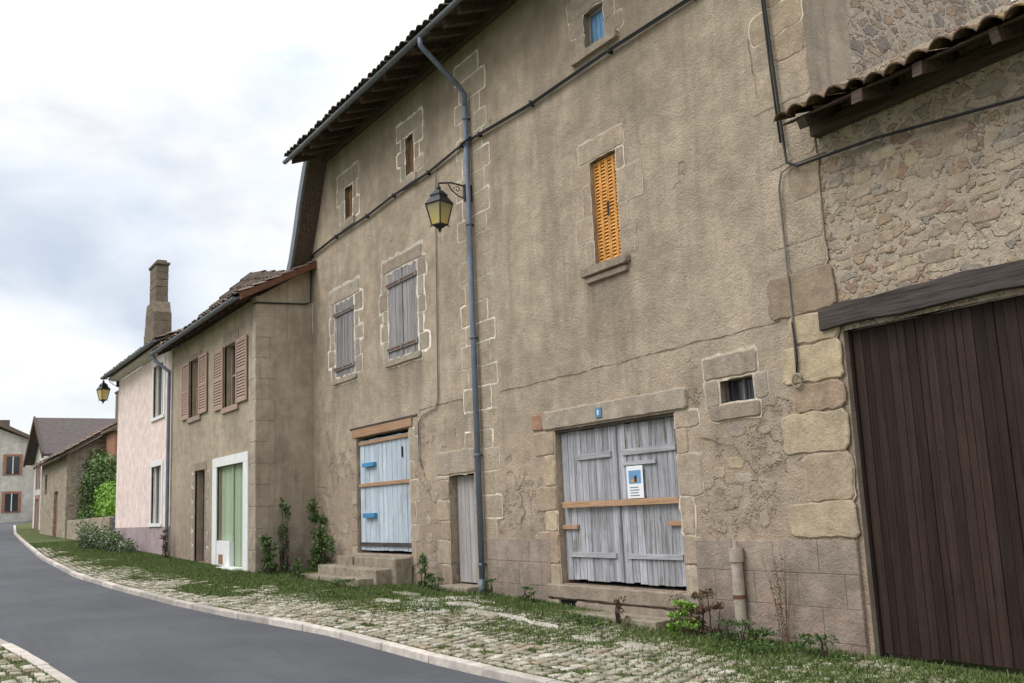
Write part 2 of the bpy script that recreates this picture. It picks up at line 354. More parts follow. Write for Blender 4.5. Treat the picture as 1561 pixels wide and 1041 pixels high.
def leaves(name,blobs,n,size,mat,parent=None,flat=.3):
    w=np.array([b[6] for b in blobs],float); w/=w.sum(); idx=rng.choice(len(blobs),n,p=w); B=np.array([b[:6] for b in blobs])[idx]
    d=rng.normal(size=(n,3)); d/=np.linalg.norm(d,axis=1)[:,None]; r=rng.random(n)**.5
    C=B[:,:3]+d*B[:,3:6]*r[:,None]
    C+=np.array([[mn.noise(Vector(p*3))*.16] for p in C])*d*np.minimum(1,B[:,3:4])
    u=rng.normal(size=(n,3)); u/=np.linalg.norm(u,axis=1)[:,None]; v=np.cross(u,rng.normal(size=(n,3))); v/=np.linalg.norm(v,axis=1)[:,None]
    s=(size*rng.uniform(.5,1.3,n))[:,None]
    V=np.stack([C-u*s,C+v*s*.5,C+u*s,C-v*s*.5],1).reshape(-1,3); F=np.arange(4*n).reshape(n,4)
    t=np.clip(.5+.35*d[:,2]*r+rng.normal(0,.18,n),0,1)
    return npmesh(name,V,F,mat,t,parent)

# ------------------------------------------------------------ ground, road
mb=MB(); xs=[-400,-200,-120]+list(range(-100,41,2))+[80,200,400]
ys=[-400,-100,-30,0,10,40,120,400]
for a,b in zip(xs,xs[1:]):
    for c_,d in zip(ys,ys[1:]): mb.quad((a,c_,g(a)-.14),(b,c_,g(b)-.14),(b,d,g(b)-.14),(a,d,g(a)-.14),GROUND)
mb.done('ground')
mb=MB(); X=[x*.5 for x in range(-200,61)]
for a,b in zip(X,X[1:]):
    for i in range(6):
        f0,f1=i/6,(i+1)/6
        def P(x,f): return (x,yl(x)+(yk(x)-yl(x))*f,g(x)-.07+.03*math.sin(math.pi*f))
        mb.quad(P(a,f0),P(b,f0),P(b,f1),P(a,f1),ASPH)
mb.done('road',smooth=True)
mb=MB()
for a,b in zip(X,X[1:]):
    far=8.4 if a>-37 else 30
    mb.quad((a,yk(a)+.1,g(a)),(b,yk(b)+.1,g(b)),(b,far,g(b)),(a,far,g(a)),SOIL)
    mb.quad((a,yl(a)-.1,g(a)),(b,yl(b)-.1,g(b)),(b,-25,g(b)),(a,-25,g(a)),SOIL)
mb.done('verge_ground')
mb=MB(); x=6.
while x>-78:
    x2=x-.98; 
    for fn,s_ in ((yk,1),(yl,-1)):
        a,b=fn(x),fn(x2); w=.14*s_; q=R(-.006,.006); q2=R(-.008,.008)
        mb.prism([(x-.008,a+q2,g(x)-.13),(x-.008,a+.012*s_+q2,g(x)+.012+q),(x-.008,a+w,g(x)+.014+q),(x-.008,a+w,g(x)-.13)],(x2-x+.016,b-a,g(x2)-g(x)),KERB,R(.1,.9))
    x-=.98
mb.done('kerb',bevel=.012)
# setts
mb=MB(); s=.152
def sett(cx,cy,a,b,rot,z,lo=0):
    c0,s0=math.cos(rot),math.sin(rot); vs=[]; dz=R(-.007,.006)-lo
    tx,ty=R(-.005,.005),R(-.005,.005); J=[(R(-.005,.005),R(-.005,.005)) for _ in range(4)]
    for k,(h,zz) in enumerate(((1,-.03),(1,.010),(.84,.021))):
        for (qx,qy),(jx,jy) in zip(((-1,-1),(1,-1),(1,1),(-1,1)),J):
            lx,ly=qx*a*h+jx,qy*b*h+jy
            vs.append((cx+lx*c0-ly*s0,cy+lx*s0+ly*c0,z+zz+dz+tx*qx+ty*qy))
    mb.add(vs,[(8,9,10,11)]+[(l+i,l+(i+1)%4,l+4+(i+1)%4,l+4+i) for l in (0,4) for i in range(4)],SETT)
def sn(x,y): return mn.noise(Vector((x*.55,y*.9,3)))+.4*mn.noise(Vector((x*2.5,y*2.5,7)))
x=-2.
while x>-40:
    for r in range(25):
        xx=x-r*.076+(.04*mn.noise(Vector((x*.6,r*.3,1)))); y=yk(xx)+.235+r*s+.04*mn.noise(Vector((x*.5,r*.2,5)))
        if y>8.05 or (xx<-21.5 and y>6.6): continue
        fr=(y-yk(xx))/3.2
        nz=sn(xx,y)
        lim=.90 if xx>-13 else (.78 if xx>-17 else .5-(-17-xx)*.02)
        if fr+nz*.5>lim: continue
        if R(0,1)<.05: continue
        sl=(yk(xx-.5)-yk(xx+.5))/-1.0
        sett(xx+R(-.006,.006),y+R(-.006,.006),.062*R(.85,1.08),.060*R(.85,1.08),math.atan(sl)+R(-.04,.04),g(xx),lo=.013*max(0,nz+fr-.3))
    x-=.155
x=-7.
while x>-30:
    for r in range(10):
        y=yl(x)-.23-r*s
        if R(0,1)<.12: continue
        sett(x+R(-.008,.008),y+R(-.008,.008),.062*R(.85,1.08),.060*R(.85,1.08),R(-.05,.05),g(x))
    x-=.155
mb.done('cobblestone_pavement')
mb=MB()
for cx,cy,a,b in [(-13.4,6.75,.55,.2),(-12.6,6.5,.5,.17),(-12.9,7.15,.4,.18),(-11.9,6.85,.45,.15),(-14.1,7.1,.5,.18),(-14.3,6.6,.35,.13),(-11.3,7.0,.4,.1),(-13.7,7.5,.45,.15),(-8.6,6.9,.35,.13),(-9.4,6.8,.3,.12),(-15.0,7.3,.45,.15),(-10.5,6.95,.35,.1),(-13.0,7.55,.35,.12),(-12.2,7.2,.35,.12)]:
    n=11; pts=[(cx+a*math.cos(2*math.pi*i/n)*R(.7,1.2),cy+b*math.sin(2*math.pi*i/n)*R(.7,1.2)) for i in range(n)]; h=.03+R(-.006,.01)
    mb.add([(p[0],p[1],g(cx)-.05) for p in pts]+[(p[0],p[1],g(p[0])+h) for p in pts],[tuple(range(n,2*n))]+[(i,(i+1)%n,n+(i+1)%n,n+i) for i in range(n)],SLAB)
mb.done('paving_slabs',bevel=.012)
# grass
def grass(name,n,x0,x1,fn,hmul=1.):
    X_=rng.uniform(x0,x1,n*3); K=np.interp(X_,KX,KY); far=np.where(X_>-21.6,8.15,np.where(X_>-37.5,6.8,9.5)); u=rng.random(n*3)
    Y_=K+.15+u*(far-K-.15); Z_=np.interp(X_,GX,GZ)
    p=fn(X_,Y_,u); keep=rng.random(n*3)<p; X_,Y_,Z_,u=[q[keep][:n] for q in (X_,Y_,Z_,u)]; m_=len(X_)
    h=rng.uniform(.012,.055,m_)*hmul*(.5+1.05*u); w=.006+.004*rng.random(m_)+(-X_)*.0002; a=rng.uniform(0,6.28,m_)
    lean=rng.normal(0,.45,(m_,2))*h[:,None]
    V=np.stack([np.stack([X_-np.cos(a)*w,Y_-np.sin(a)*w,Z_],1),np.stack([X_+np.cos(a)*w,Y_+np.sin(a)*w,Z_],1),np.stack([X_+lean[:,0],Y_+lean[:,1],Z_+h],1)],1).reshape(-1,3)
    return npmesh(name,V,np.arange(3*m_).reshape(m_,3),G3,np.clip(rng.normal(.42,.2,m_),0,1))
def dens(X_,Y_,u):
    nz=np.array([.9*sn(a,b)+.5*mn.noise(Vector((a*3,b*3,2))) for a,b in zip(X_,Y_)])
    base=np.where(X_<-20,.42+1.4*u,np.where(X_<-14,.20+1.2*u,.06+1.1*u))
    return np.clip(base+nz*.95,.10,1)
grass('grass',310000,-46,-3,dens)
def gl():
    n=25000; X_=rng.uniform(-30,-6,n); Y_=np.interp(X_,KX,LY)-.15-rng.random(n)*2.5; Z_=np.interp(X_,GX,GZ); a=rng.uniform(0,6.28,n); h=rng.uniform(.02,.05,n); w=.006
    V=np.stack([np.stack([X_-np.cos(a)*w,Y_-np.sin(a)*w,Z_],1),np.stack([X_+np.cos(a)*w,Y_+np.sin(a)*w,Z_],1),np.stack([X_+h*.4,Y_,Z_+h],1)],1).reshape(-1,3)
    npmesh('grass',V,np.arange(3*n).reshape(n,3),G3,np.clip(rng.normal(.42,.2,n),0,1))
gl()

# ------------------------------------------------------------ MAIN HOUSE
H=empty('stone_townhouse')
XL=-21.6; XR=-6.7; ZT=9.95
ops=[(-10.62,-10.13,8.12,8.70),(-10.67,-10.07,4.94,6.46),(-8.43,-7.88,2.75,3.02),(-11.87,-9.24,.56,2.74),(-15.15,-14.27,.42,2.25),(-19.15,-16.66,.88,3.22),(-20.25,-19.1,4.6,6.3),(-17.48,-16.12,4.6,6.37),(-19.6,-19.1,8.03,8.8),(-16.54,-16.12,8.07,8.9)]
mb=MB()
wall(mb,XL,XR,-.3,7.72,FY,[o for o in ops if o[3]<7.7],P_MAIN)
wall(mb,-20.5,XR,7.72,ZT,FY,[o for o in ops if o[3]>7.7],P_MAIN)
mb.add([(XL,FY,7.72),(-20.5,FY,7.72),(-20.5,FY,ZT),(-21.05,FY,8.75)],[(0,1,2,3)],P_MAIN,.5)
mb.quad((XR,FY,-.3),(XR,FY+.75,-.3),(XR,FY+.75,11),(XR,FY,11),P_SIDE)
mb.quad((XR,FY+.75,-.3),(XR,12.4,-.3),(XR,12.4,11.5),(XR,FY+.75,11),RUBG)
mb.quad((XL,FY,-.3),(XL,12.4,-.3),(XL,12.4,7.7),(XL,FY,7.7),P_SIDE)
mb.quad((XL,12.4,-.3),(XR,12.4,-.3),(XR,12.4,9),(XL,12.4,9),P_SIDE)
mb.done('walls',H)
mb=MB()
surround(mb,-10.62,-10.13,8.12,8.70,FY,STG,HALOT,ws=(.2,.38),lint=.3,sill=.14,hw=.018,lx=.35,sillx=.3,sp=.07)
surround(mb,-10.67,-10.07,4.94,6.46,FY,ST,HALOT,ws=(.20,.45),h=.36,lint=.30,sill=None,hw=.016,lx=.24,proud=.009)
mb.stone(-10.93,-9.88,4.80,4.935,FY,.09,STG,None,jit=.006,tint=.5); mb.stone(-10.85,-9.93,4.70,4.795,FY,.05,STG,None,jit=.006,tint=.5)
surround(mb,-20.25,-19.1,4.6,6.3,FY,STG,HALO,ws=(.2,.34),lint=.3,sill=.13,hw=.06,lx=.3,sillx=.1)
surround(mb,-17.48,-16.12,4.6,6.37,FY,STG,HALO,ws=(.2,.36),lint=.24,sill=.13,hw=.06,lx=.22,sillx=.1)
surround(mb,-19.6,-19.1,8.03,8.8,FY,STG,HALO,ws=(.2,.4),lint=.34,sill=.2,hw=.055,lx=.35,sillx=.1)
surround(mb,-16.54,-16.12,8.07,8.9,FY,STG,HALO,ws=(.2,.4),lint=.3,sill=.2,hw=.05,lx=.35,sillx=.1)
mb.stone(-8.66,-7.80,3.05,3.31,FY,.02,STG,HALOT,.03); mb.stone(-8.66,-8.44,2.72,3.03,FY,.016,STG,HALO,.03); mb.stone(-7.86,-7.66,2.75,3.03,FY,.016,STG,HALO,.03)
mb.stone(-8.6,-7.8,2.55,2.73,FY,.03,STG,HALOT,.02)
mb.stone(-12.13,-8.97,2.76,3.02,FY,.05,STG,HALOT,.02,jit=.006,tint=.25); mb.stone(-12.44,-12.15,2.78,3.02,FY,.03,BRICKR,None)
z=.35; k=0
while z<2.7:
    h=min(R(.28,.5),2.74-z); w=(.3,.5)[k%2]*R(.8,1.1); mb.stone(-11.875-w,-11.88,z+.005,z+h-.005,FY,.022,STY,HALOT,.015)
    z+=h;k+=1
z=.35;k=0
while z<2.7:
    h=min(R(.3,.55),2.74-z); w=(.22,.40)[k%2]*R(.8,1.1); mb.stone(-9.23,-9.235+w,z+.005,z+h-.005,FY,.016,ST,HALO if z>1.2 and R(0,1)<.6 else None,.025)
    z+=h;k+=1
mb.stone(-15.6,-14.22,2.27,2.66,FY,.02,STG,HALOT,.03)
z=.4;k=0
while z<2.2:
    h=min(R(.3,.45),2.25-z); mb.stone(-15.16-(.28,.45)[k%2],-15.16,z+.005,z+h-.005,FY,.018,ST,HALOT,.015); z+=h;k+=1
mb.stone(-14.26,-14.12,.35,2.24,FY,.012,STG,None)
z=.7;k=0
while z<3.1:
    h=min(R(.3,.45),3.22-z); mb.stone(-16.65,-16.65+(.2,.34)[k%2],z+.005,z+h-.005,FY,.010,ST,HALO if R(0,1)<.4 else None,.02); z+=h;k+=1
for i in range(5):
    z=.75+i*.28; 
    if R(0,1)<.7: mb.stone(-19.16-R(.2,.45),-19.17,z,z+.25,FY,.008,ST,None)
z=.5;k=0
while z<9.3:
    h=R(.30,.40); a,b=((-14.50,-13.60),(-14.32,-13.42))[k%2]
    if z<2.6: a=max(a,-14.1)
    mb.stone(a+R(-.04,.04),b+R(-.04,.04),z,z+h-.01,FY,.008,P_QUOIN,HALO if z>2.6 and R(0,1)<.9 else HALOT,.028,jit=.012); z+=h+.006;k+=1
z=.0;k=0
while z<9.5:
    h=R(.30,.5); w=(.45,.78)[k%2]*R(.85,1.15)
    if 1.2<=z<3.5: w=(.58,.78)[k%2]*R(.9,1.05)
    if 1.2<=z<3.6: mb.stone(XR-w,XR+.07,z,z+h-.012,FY,.022,STY,HALOT if R(0,1)<.3 else None,.015,jit=.025,rnd=.05)
    elif z>3.6: mb.stone(XR-w,XR-.003,z,z+h-.012,FY,.008,(ST if R(0,1)<.6 else STY) if R(0,1)<.7 else P_QUOIN,HALOT if R(0,1)<.4 else None,.014,jit=.022,rnd=.05)
    z+=h;k+=1
used=[]
def scatter(n,xr,zr,wr,hr,y=FY,mats=(0,),mask=None):
    for _ in range(n):
        x=R(*xr);z=R(*zr);w=R(*wr);h=R(*hr)
        if any(x<u[1]+.01 and x+w>u[0]-.01 and z<u[3]+.01 and z+h>u[2]-.01 for u in used): continue
        if any(x<o[1]+.3 and x+w>o[0]-.3 and z<o[3]+.1 and z+h>o[2]-.1 for o in ops): continue
        if mask and not mask(x,z): continue
        used.append((x,x+w,z,z+h)); mb.stone(x,x+w,z,z+h,y,R(.004,.011),random.choice((ST,ST,STY,STG)),None,jit=.02,rnd=.05)
scatter(60,(-8.85,-7.7),(1.25,2.5),(.1,.3),(.07,.18),mask=lambda x,z:mn.noise(Vector((x*1.7,z*1.7,4)))>.0)
scatter(40,(-13.35,-12.65),(1.25,2.7),(.1,.28),(.07,.18),mask=lambda x,z:mn.noise(Vector((x*1.7,z*1.7,8)))>-.1)
scatter(50,(-21.3,-19.75),(.6,1.7),(.14,.34),(.09,.2),mask=lambda x,z:mn.noise(Vector((x*1.4,z*1.4,2)))>-.05)
scatter(25,(-16.2,-15.7),(.5,2.2),(.1,.3),(.08,.18))
mb.done('dressed_stones',H)
mb=MB()
for (a,b) in ((-13.88,-12.1),(-9.0,-6.66)):
    for r in range(4):
        z0=1.19-(r+1)*.34
        xs_=[a]+[v for v in np.arange(a+(.3 if r%2 else .6),b,.62)]+[b]
        for p,q in zip(xs_,xs_[1:]):
            if q-p>.04: mb.box(p+.003,q-.003,FY-.027,FY+.02,z0+.003,z0+.337,P_BAND,.5,j=.003)
    mb.box(a,b,FY-.019,FY+.02,-.2,1.185,P_BAND,.5)
mb.done('base_band',H,bevel=.005)
mb=MB()
mb.stone(-12.2,-8.95,.36,.555,FY,.07,STG,None,jit=.01); mb.stone(-11.5,-9.0,-.05,.34,FY,.05,STG,None); mb.stone(-12.2,-11.9,-.05,.34,FY,.05,STG,None)
mb.box(-11.88,-11.52,FY-.02,FY-.005,.1,.34,DARK,.5)
mb.box(-11.7,-9.35,FY-.42,FY-.055,-.1,.25,STP,.4,j=.012)
mb.done('threshold_step',H,bevel=.02)
mb=MB()
for i,(x0,x1,yy,zt) in enumerate([(-19.9,-16.9,7.25,.50),(-19.7,-16.8,7.55,.66),(-19.4,-16.6,7.85,.84)]):
    cuts=sorted([x0,x1]+[R(x0+.6,x1-.6) for _ in range(2)])
    for a,b in zip(cuts,cuts[1:]): mb.box(a+.006,b-.006,yy+R(-.02,.02),8.18-.002*i,0,zt+R(-.01,.01),STP,None,j=.012)
mb.box(-19.2,-16.6,FY-.05,FY+.3,.66,.875,STG,.4)
mb.box(-15.2,-14.2,FY-.25,FY+.2,.1,.415,STP,.4,j=.01)
mb.done('stone_steps',H,bevel=.02)
mb=MB(); y=FY+.10
for a,b in ((-11.86,-10.57),(-10.54,-9.25)):
    planks(mb,a,b,.60,2.72,y,8,W_GREY,gap=.010,ragged=.03); 
    mb.box(a+.12,b-.1,y-.028,y-.002,.93,1.0,W_GREYX,.7); mb.box(a+.4 if a<-11 else a+.12,b-.1,y-.028,y-.002,2.28,2.36,W_GREYX,.6)
mb.box(-10.58,-10.53,y-.03,y-.003,.62,2.71,W_GREY,.0)
mb.box(-11.8,-9.3,y-.075,y-.031,1.62,1.70,W_OR,.6,j=.008); mb.box(-11.86,-11.5,y-.05,y-.006,1.32,1.38,W_OR,.4); mb.box(-9.55,-9.27,y-.05,y-.006,1.35,1.41,W_OR,.4)
mb.box(-10.42,-9.75,y-.03,y-.003,2.14,2.19,W_GREYX,.9)
mb.box(-11.9,-9.2,FY+.02,FY+.09,2.70,2.76,W_BEAM,.5)
planks(mb,-15.12,-14.3,.45,2.23,FY+.14,6,W_NARR)
mb.box(-14.45,-14.41,FY+.11,FY+.139,1.35,1.5,IRON,.5)
planks(mb,-19.12,-16.7,.93,3.16,FY+.07,11,W_BLUE,gap=.014,ragged=.015)
mb.box(-19.3,-16.5,FY-.03,FY+.12,3.23,3.40,W_OR,.2,j=.01); mb.box(-19.45,-16.3,FY-.02,FY+.02,3.405,3.44,W_BEAM,.6)
for z in (3.06,2.20): mb.box(-19.1,-16.72,FY+.03,FY+.064,z,z+.07,W_OR,.4,j=.004)
mb.box(-19.1,-16.72,FY+.03,FY+.064,1.02,1.09,W_BEAM,.5)
mb.box(-18.85,-18.3,FY-.01,FY+.062,2.60,2.68,BLUEH,.6); mb.box(-18.85,-18.3,FY-.01,FY+.062,1.58,1.67,BLUEH,.4)
mb.box(-17.1,-17.06,FY+.04,FY+.064,2.7,2.9,IRON,.5)
for x0,x1,z0,z1 in ((-20.23,-19.12,4.58,6.28),(-17.45,-16.14,4.58,6.35)):
    mid=(x0+x1)/2
    for a,b in ((x0,mid-.01),(mid+.01,x1)):
        planks(mb,a,b,z0,z1,FY+.0,4,W_SHUT,th=.03,gap=.009,ragged=.015)
        for z in (z0+.18,z1-.3): mb.box(a+.01,b-.01,FY-.035,FY-.005,z,z+.09,W_SHUT,R(0,.6))
        for z in (z0+.21,z1-.27): mb.box(a-.02,b-.08,FY-.042,FY-.036,z,z+.03,RUST,.5)
for x0,x1,z0,z1 in ((-19.6,-19.1,8.03,8.8),(-16.54,-16.12,8.07,8.9)): planks(mb,x0+.01,x1-.01,z0+.01,z1-.01,FY+.1,3,W_BROWN)
x0,x1,z0,z1=-10.62,-10.13,8.12,8.70
planks(mb,x0+.04,x1-.04,z0+.03,z1-.03,FY+.12,4,BLUEP)
for q in ((x0+.002,x0+.05,z0+.002,z1-.002),(x1-.05,x1-.002,z0+.002,z1-.002),(x0+.05,x1-.05,z1-.05,z1-.002),(x0+.05,x1-.05,z0+.002,z0+.05)): mb.box(q[0],q[1],FY+.09,FY+.16,q[2],q[3],W_SHUT,.7)
for i in range(5): mb.tube([(-8.38+i*.11,FY+.06,2.76),(-8.38+i*.11,FY+.06,3.01)],.008,IRON,6)
mb.box(-8.42,-7.89,FY+.15,FY+.18,2.76,3.01,GLASS,.5)
mb.box(-8.17,-8.14,FY+.12,FY+.149,2.76,3.01,W_SHUT,.5)
mb.done('doors_and_shutters',H,bevel=.003)
mb=MB()
for a,b in ((-10.660,-10.522),(-10.518,-10.375),(-10.365,-10.222),(-10.218,-10.080)):
    louver(mb,a,b,4.96,6.43,FY+.06,ORANGE,sl=.05,fr=.022)
mb.box(-10.39,-10.35,FY+.05,FY+.058,5.6,5.8,IRON,.5)
mb.done('louvred_shutters',H)
mb=MB(); EY=7.34; EZ=9.62
def rz(y): return EZ+(y-EY)*.36
mb.px(-20.76,-6.0,[(EY+.02,EZ+.09),(EY+.02,EZ+.115),(12.6,rz(12.6)+.115),(12.6,rz(12.6)+.09)],W_EAVE,.5)
x=-20.6
while x<-6.1:
    w=.055*R(.8,1.2); dz=R(-.02,.01); mb.px(x-w,x+w,[(EY+.06+R(-.04,.04),EZ-.04+dz),(EY+.03,EZ+.088),(FY+.3,rz(FY+.3)+.088),(FY+.3,rz(FY+.3)-.05+dz)],W_EAVE); x+=R(.48,.64)
for i in range(5): 
    yy=EY+.12+i*.2; mb.px(-20.76,-6,[(yy,rz(yy)+.082),(yy+.012,rz(yy+.012)+.082),(yy+.012,rz(yy)+.0905),(yy,rz(yy)+.0895)],IRON,.5)
mb.px(-20.7,-6.1,[(FY-.12,rz(FY)-.2),(FY-.003,rz(FY)-.2),(FY-.003,rz(FY)-.05),(FY-.12,rz(FY)-.05)],W_EAVE,.3)
mb.px(-20.78,-5.9,[(EY,EZ+.075),(EY,EZ+.13),(EY+.02,EZ+.135),(EY+.02,EZ+.08)],W_EAVE,.2)
prof=[(-20.3,10.1),(-20.78,9.55),(-21.15,8.85),(-21.45,8.15),(-21.75,7.55),(-22.1,7.1)]
for i in range(len(prof)-1):
    a,b=prof[i],prof[i+1]; mb.py(7.78,12.6,[a,b,(b[0]-.10,b[1]+.07),(a[0]-.10,a[1]+.07)],W_EAVE,.9)
    mb.py(7.74,7.80,[(a[0]+.0,a[1]-.01),(b[0]+.0,b[1]-.01),(b[0]-.19,b[1]+.13),(a[0]-.19,a[1]+.13)],ZINCR,.4)
    mb.py(7.86,12.6,[(a[0]-.11,a[1]+.08),(b[0]-.11,b[1]+.08),(b[0]-.17,b[1]+.12),(a[0]-.17,a[1]+.12)],T_MAIN)
mb.done('eaves_timber',H,bevel=.004)
mb=MB(); tileroof(mb,-20.8,-6.0,EY-.10,EZ+.12,9.9,rz(9.9)+.15,T_MAIN,amp=.055)
mb.px(-20.8,-6.0,[(9.9,rz(9.9)+.12),(12.6,rz(12.6)+.12),(12.6,rz(12.6)+.16),(9.9,rz(9.9)+.16)],T_MAIN,.5)
mb.done('tiled_roof',H)
mb=MB()
def gutter(mb,x0,x1,y,z,r,mat,fall=0):
    n=10; vs=[]
    for x,zz in ((x0,z),(x1,z-fall)):
        for k in range(n+1):
            a=math.pi*k/n; vs.append((x,y+r*math.cos(a),zz-r*math.sin(a)))
        for k in range(n+1):
            a=math.pi*k/n; vs.append((x,y+(r-.004)*math.cos(a),zz-(r-.004)*math.sin(a)))
    m_=n+1; fs=[]
    for k in range(n): fs+=[(k,k+1,2*m_+k+1,2*m_+k),(m_+k,m_+k+1,3*m_+k+1,3*m_+k)]
    fs+=[tuple(range(m_)),tuple(range(2*m_,3*m_))]
    mb.add(vs,fs,mat,.5)
gutter(mb,-20.85,-13.7,EY-.06,EZ+.06,.06,ZINCR)
gutter(mb,-13.698,-6.0,EY-.06,EZ+.065,.055,ZINCR)
mb.tube([(-13.98,EY-.06,EZ+.02),(-13.98,EY-.06,EZ-.12),(-13.98,EY+.02,EZ-.2),(-13.98,FY-.2,EZ-.72),(-13.98,FY-.09,EZ-.85),(-13.98,FY-.09,EZ-1.1)],.046,ZINC,12)
mb.tube([(-13.98,FY-.09,EZ-1.08),(-13.97,FY-.09,.36)],.05,ZINC,14)
for z in (8.3,6.4,4.45,2.5,.75): mb.tube([(-13.98,FY-.09,z),(-13.98,FY-.09,z+.05)],.058,ZINC,14); mb.box(-14.0,-13.96,FY-.05,FY,z+.01,z+.04,IRON)
mb.tube([(-13.97,FY-.09,.55),(-13.97,FY-.09,.30)],.062,ZINC,14)
mb.done('gutter_and_downspout',H,smooth=True)
def ribbon(mb,pts,w,mat,y=FY-.004,sub=6,j=.02):
    P=[]
    for (a,b),(c_,d) in zip(pts,pts[1:]):
        n=max(2,int(math.hypot(c_-a,d-b)/.09))
        for i in range(n): f=i/n; P.append((a+(c_-a)*f+R(-j,j),b+(d-b)*f+R(-j,j)+.02*mn.noise(Vector((a+(c_-a)*f,b,0))*2)))
    P.append(pts[-1]); up=[];lo=[]
    for i,p in enumerate(P):
        q0=P[max(0,i-1)];q1=P[min(len(P)-1,i+1)]; dx,dz=q1[0]-q0[0],q1[1]-q0[1]; L=math.hypot(dx,dz) or 1
        ww=w*R(.15,1.2); up.append((p[0]-dz/L*ww,y,p[1]+dx/L*ww)); lo.append((p[0]+dz/L*ww,y,p[1]-dx/L*ww))
    n=len(P); mb.add(up+lo,[(i,i+1,n+i+1,n+i) for i in range(n-1)],mat,.5)
mb=MB()
ribbon(mb,[(-13.35,3.49),(-11,3.5),(-9.0,3.53),(-7.4,3.55)],.010,CRACK,j=.008)
ribbon(mb,[(-16.2,3.5),(-15,3.52),(-14.5,3.5)],.010,CRACK,j=.008)
ribbon(mb,[(-12.7,2.2),(-12.9,1.9),(-12.75,1.6),(-12.95,1.3)],.010,CRACK,y=FY-.012,j=.03)
ribbon(mb,[(-8.9,2.4),(-8.3,2.25),(-7.9,1.9),(-7.6,2.0)],.008,CRACK,y=FY-.012,j=.03)
ribbon(mb,[(-20.6,3.9),(-20.7,3.2),(-20.4,2.3)],.006,CRACK,j=.03)
ribbon(mb,[(-16.2,2.6),(-16.0,2.2),(-15.8,1.8)],.008,CRACK,y=FY-.012,j=.03)
ribbon(mb,[(-7.5,6.9),(-7.45,6.2)],.005,CRACK,y=FY-.012,j=.02)
mb.done('plaster_cracks',H)
mb=MB(); mb.box(-10.78,-10.64,FY-.066,FY-.055,2.82,2.95,BLUEP,.2); mb.box(-10.725,-10.695,FY-.07,FY-.0665,2.85,2.92,PAPER,.5); mb.done('house_number_plate')
mb=MB(); py_=FY+.10-.034
mb.box(-10.33,-10.0,py_-.003,py_,1.71,2.13,PAPER,.5)
mb.box(-10.29,-10.04,py_-.006,py_-.0035,1.90,2.07,BLUEP,.7); mb.box(-10.24,-10.10,py_-.008,py_-.0065,1.92,1.96,ORANGE,.5)
mb.box(-10.17,-10.12,py_-.010,py_-.0085,1.92,2.0,IRON,.5)
for i in range(4): mb.box(-10.28,-10.06-R(0,.05),py_-.006,py_-.0035,1.74+i*.035,1.750+i*.035,ZINCR,.5)
mb.done('notice_poster')
mb=MB()
pts=[(-21.5,7.72),(-20,7.80),(-18.3,7.80),(-17,7.86),(-15.5,7.85),(-14.2,7.93),(-13.6,7.92),(-12,7.86),(-10,7.86),(-8.3,7.84),(-7.2,7.9)]
P=[(a,FY-.05+R(-.006,.006),b+R(-.01,.01)) for a,b in pts]
mb.tube(P,.019,CABLE,8); mb.tube([(a,b-.012,c_-.035+R(-.008,.008)) for a,b,c_ in P],.011,CABLE,6)
for a,b in pts[::1]: mb.box(a-.015,a+.015,FY-.08,FY,b-.05,b+.03,IRON)
mb.tube([(-21.5,FY-.05,7.72),(-21.53,FY-.06,7.0),(-21.54,FY-.07,6.6),(-21.56,8.0,6.55),(-21.56,SY+.0,6.5),(-21.65,SY-.04,6.48)],.018,CABLE,8)
mb.tube([(-14.2,FY-.06,7.95),(-14.12,FY-.15,7.82),(-13.98,FY-.17,7.86),(-13.8,FY-.1,7.93)],.02,CABLE,8)
mb.done('facade_cable',smooth=True)
mb=MB()
mb.tube([(-7.2,FY-.06,9.6),(-7.17,FY-.06,7.2),(-7.13,FY-.06,6.4),(-7.08,FY-.06,5.5),(-7.05,FY-.07,5.25),(-6.9,FY-.08,5.16),(-6.6,FY-.08,5.15),(-5.9,FY-.08,5.12),(-4.4,FY-.08,4.96),(-2.5,FY-.08,4.9)],.016,CABLE,8)
mb.tube([(-7.23,FY-.06,9.6),(-7.2,FY-.06,7.2),(-7.17,FY-.06,6.4),(-7.12,FY-.06,5.5)],.012,CABLE,8)
mb.tube([(-6.55,FY-.04,5.2),(-7.0,FY-.04,5.22),(-7.17,FY-.04,5.17),(-7.22,FY-.04,5.0),(-7.2,FY-.04,3.6),(-7.2,FY-.04,2.95)],.012,CONDUIT,8)
mb.tube([(-7.2,FY-.05,3.5),(-7.17,FY-.05,3.1),(-7.2,FY-.05,2.95)],.01,CABLE,6)
mb.tube([(-7.2+.065*math.cos(a),FY-.05,2.86+.075*math.sin(a)) for a in [i*.5236 for i in range(13)]],.012,CONDUIT,8)
mb.done('service_conduit',smooth=True)
mb=MB(); mb.tube([(-15.26,FY-.03,7.75),(-15.3,FY-.03,6.6),(-15.36,FY-.03,5.0),(-15.4,FY-.03,3.6),(-15.5,FY-.03,3.47),(-16.0,FY-.03,3.4),(-16.2,FY-.03,3.25),(-16.22,FY-.03,2.65),(-16.1,FY-.03,2.45)],.013,CONDUIT,8); mb.done('wall_conduit',smooth=True)
mb=MB(); mb.tube([(-8.26,FY-.1,-.05),(-8.26,FY-.1,.95)],.065,CERAM,16); mb.tube([(-8.26,FY-.1,.95),(-8.26,FY-.1,1.1)],.08,CERAM,16); mb.tube([(-8.26,FY-.1,1.09),(-8.26,FY-.1,1.18)],.03,CERAM,10)
mb.tube([(-8.26,FY-.1,.55),(-8.26,FY-.1,.59)],.071,RUST,16); mb.done('drain_pipe')

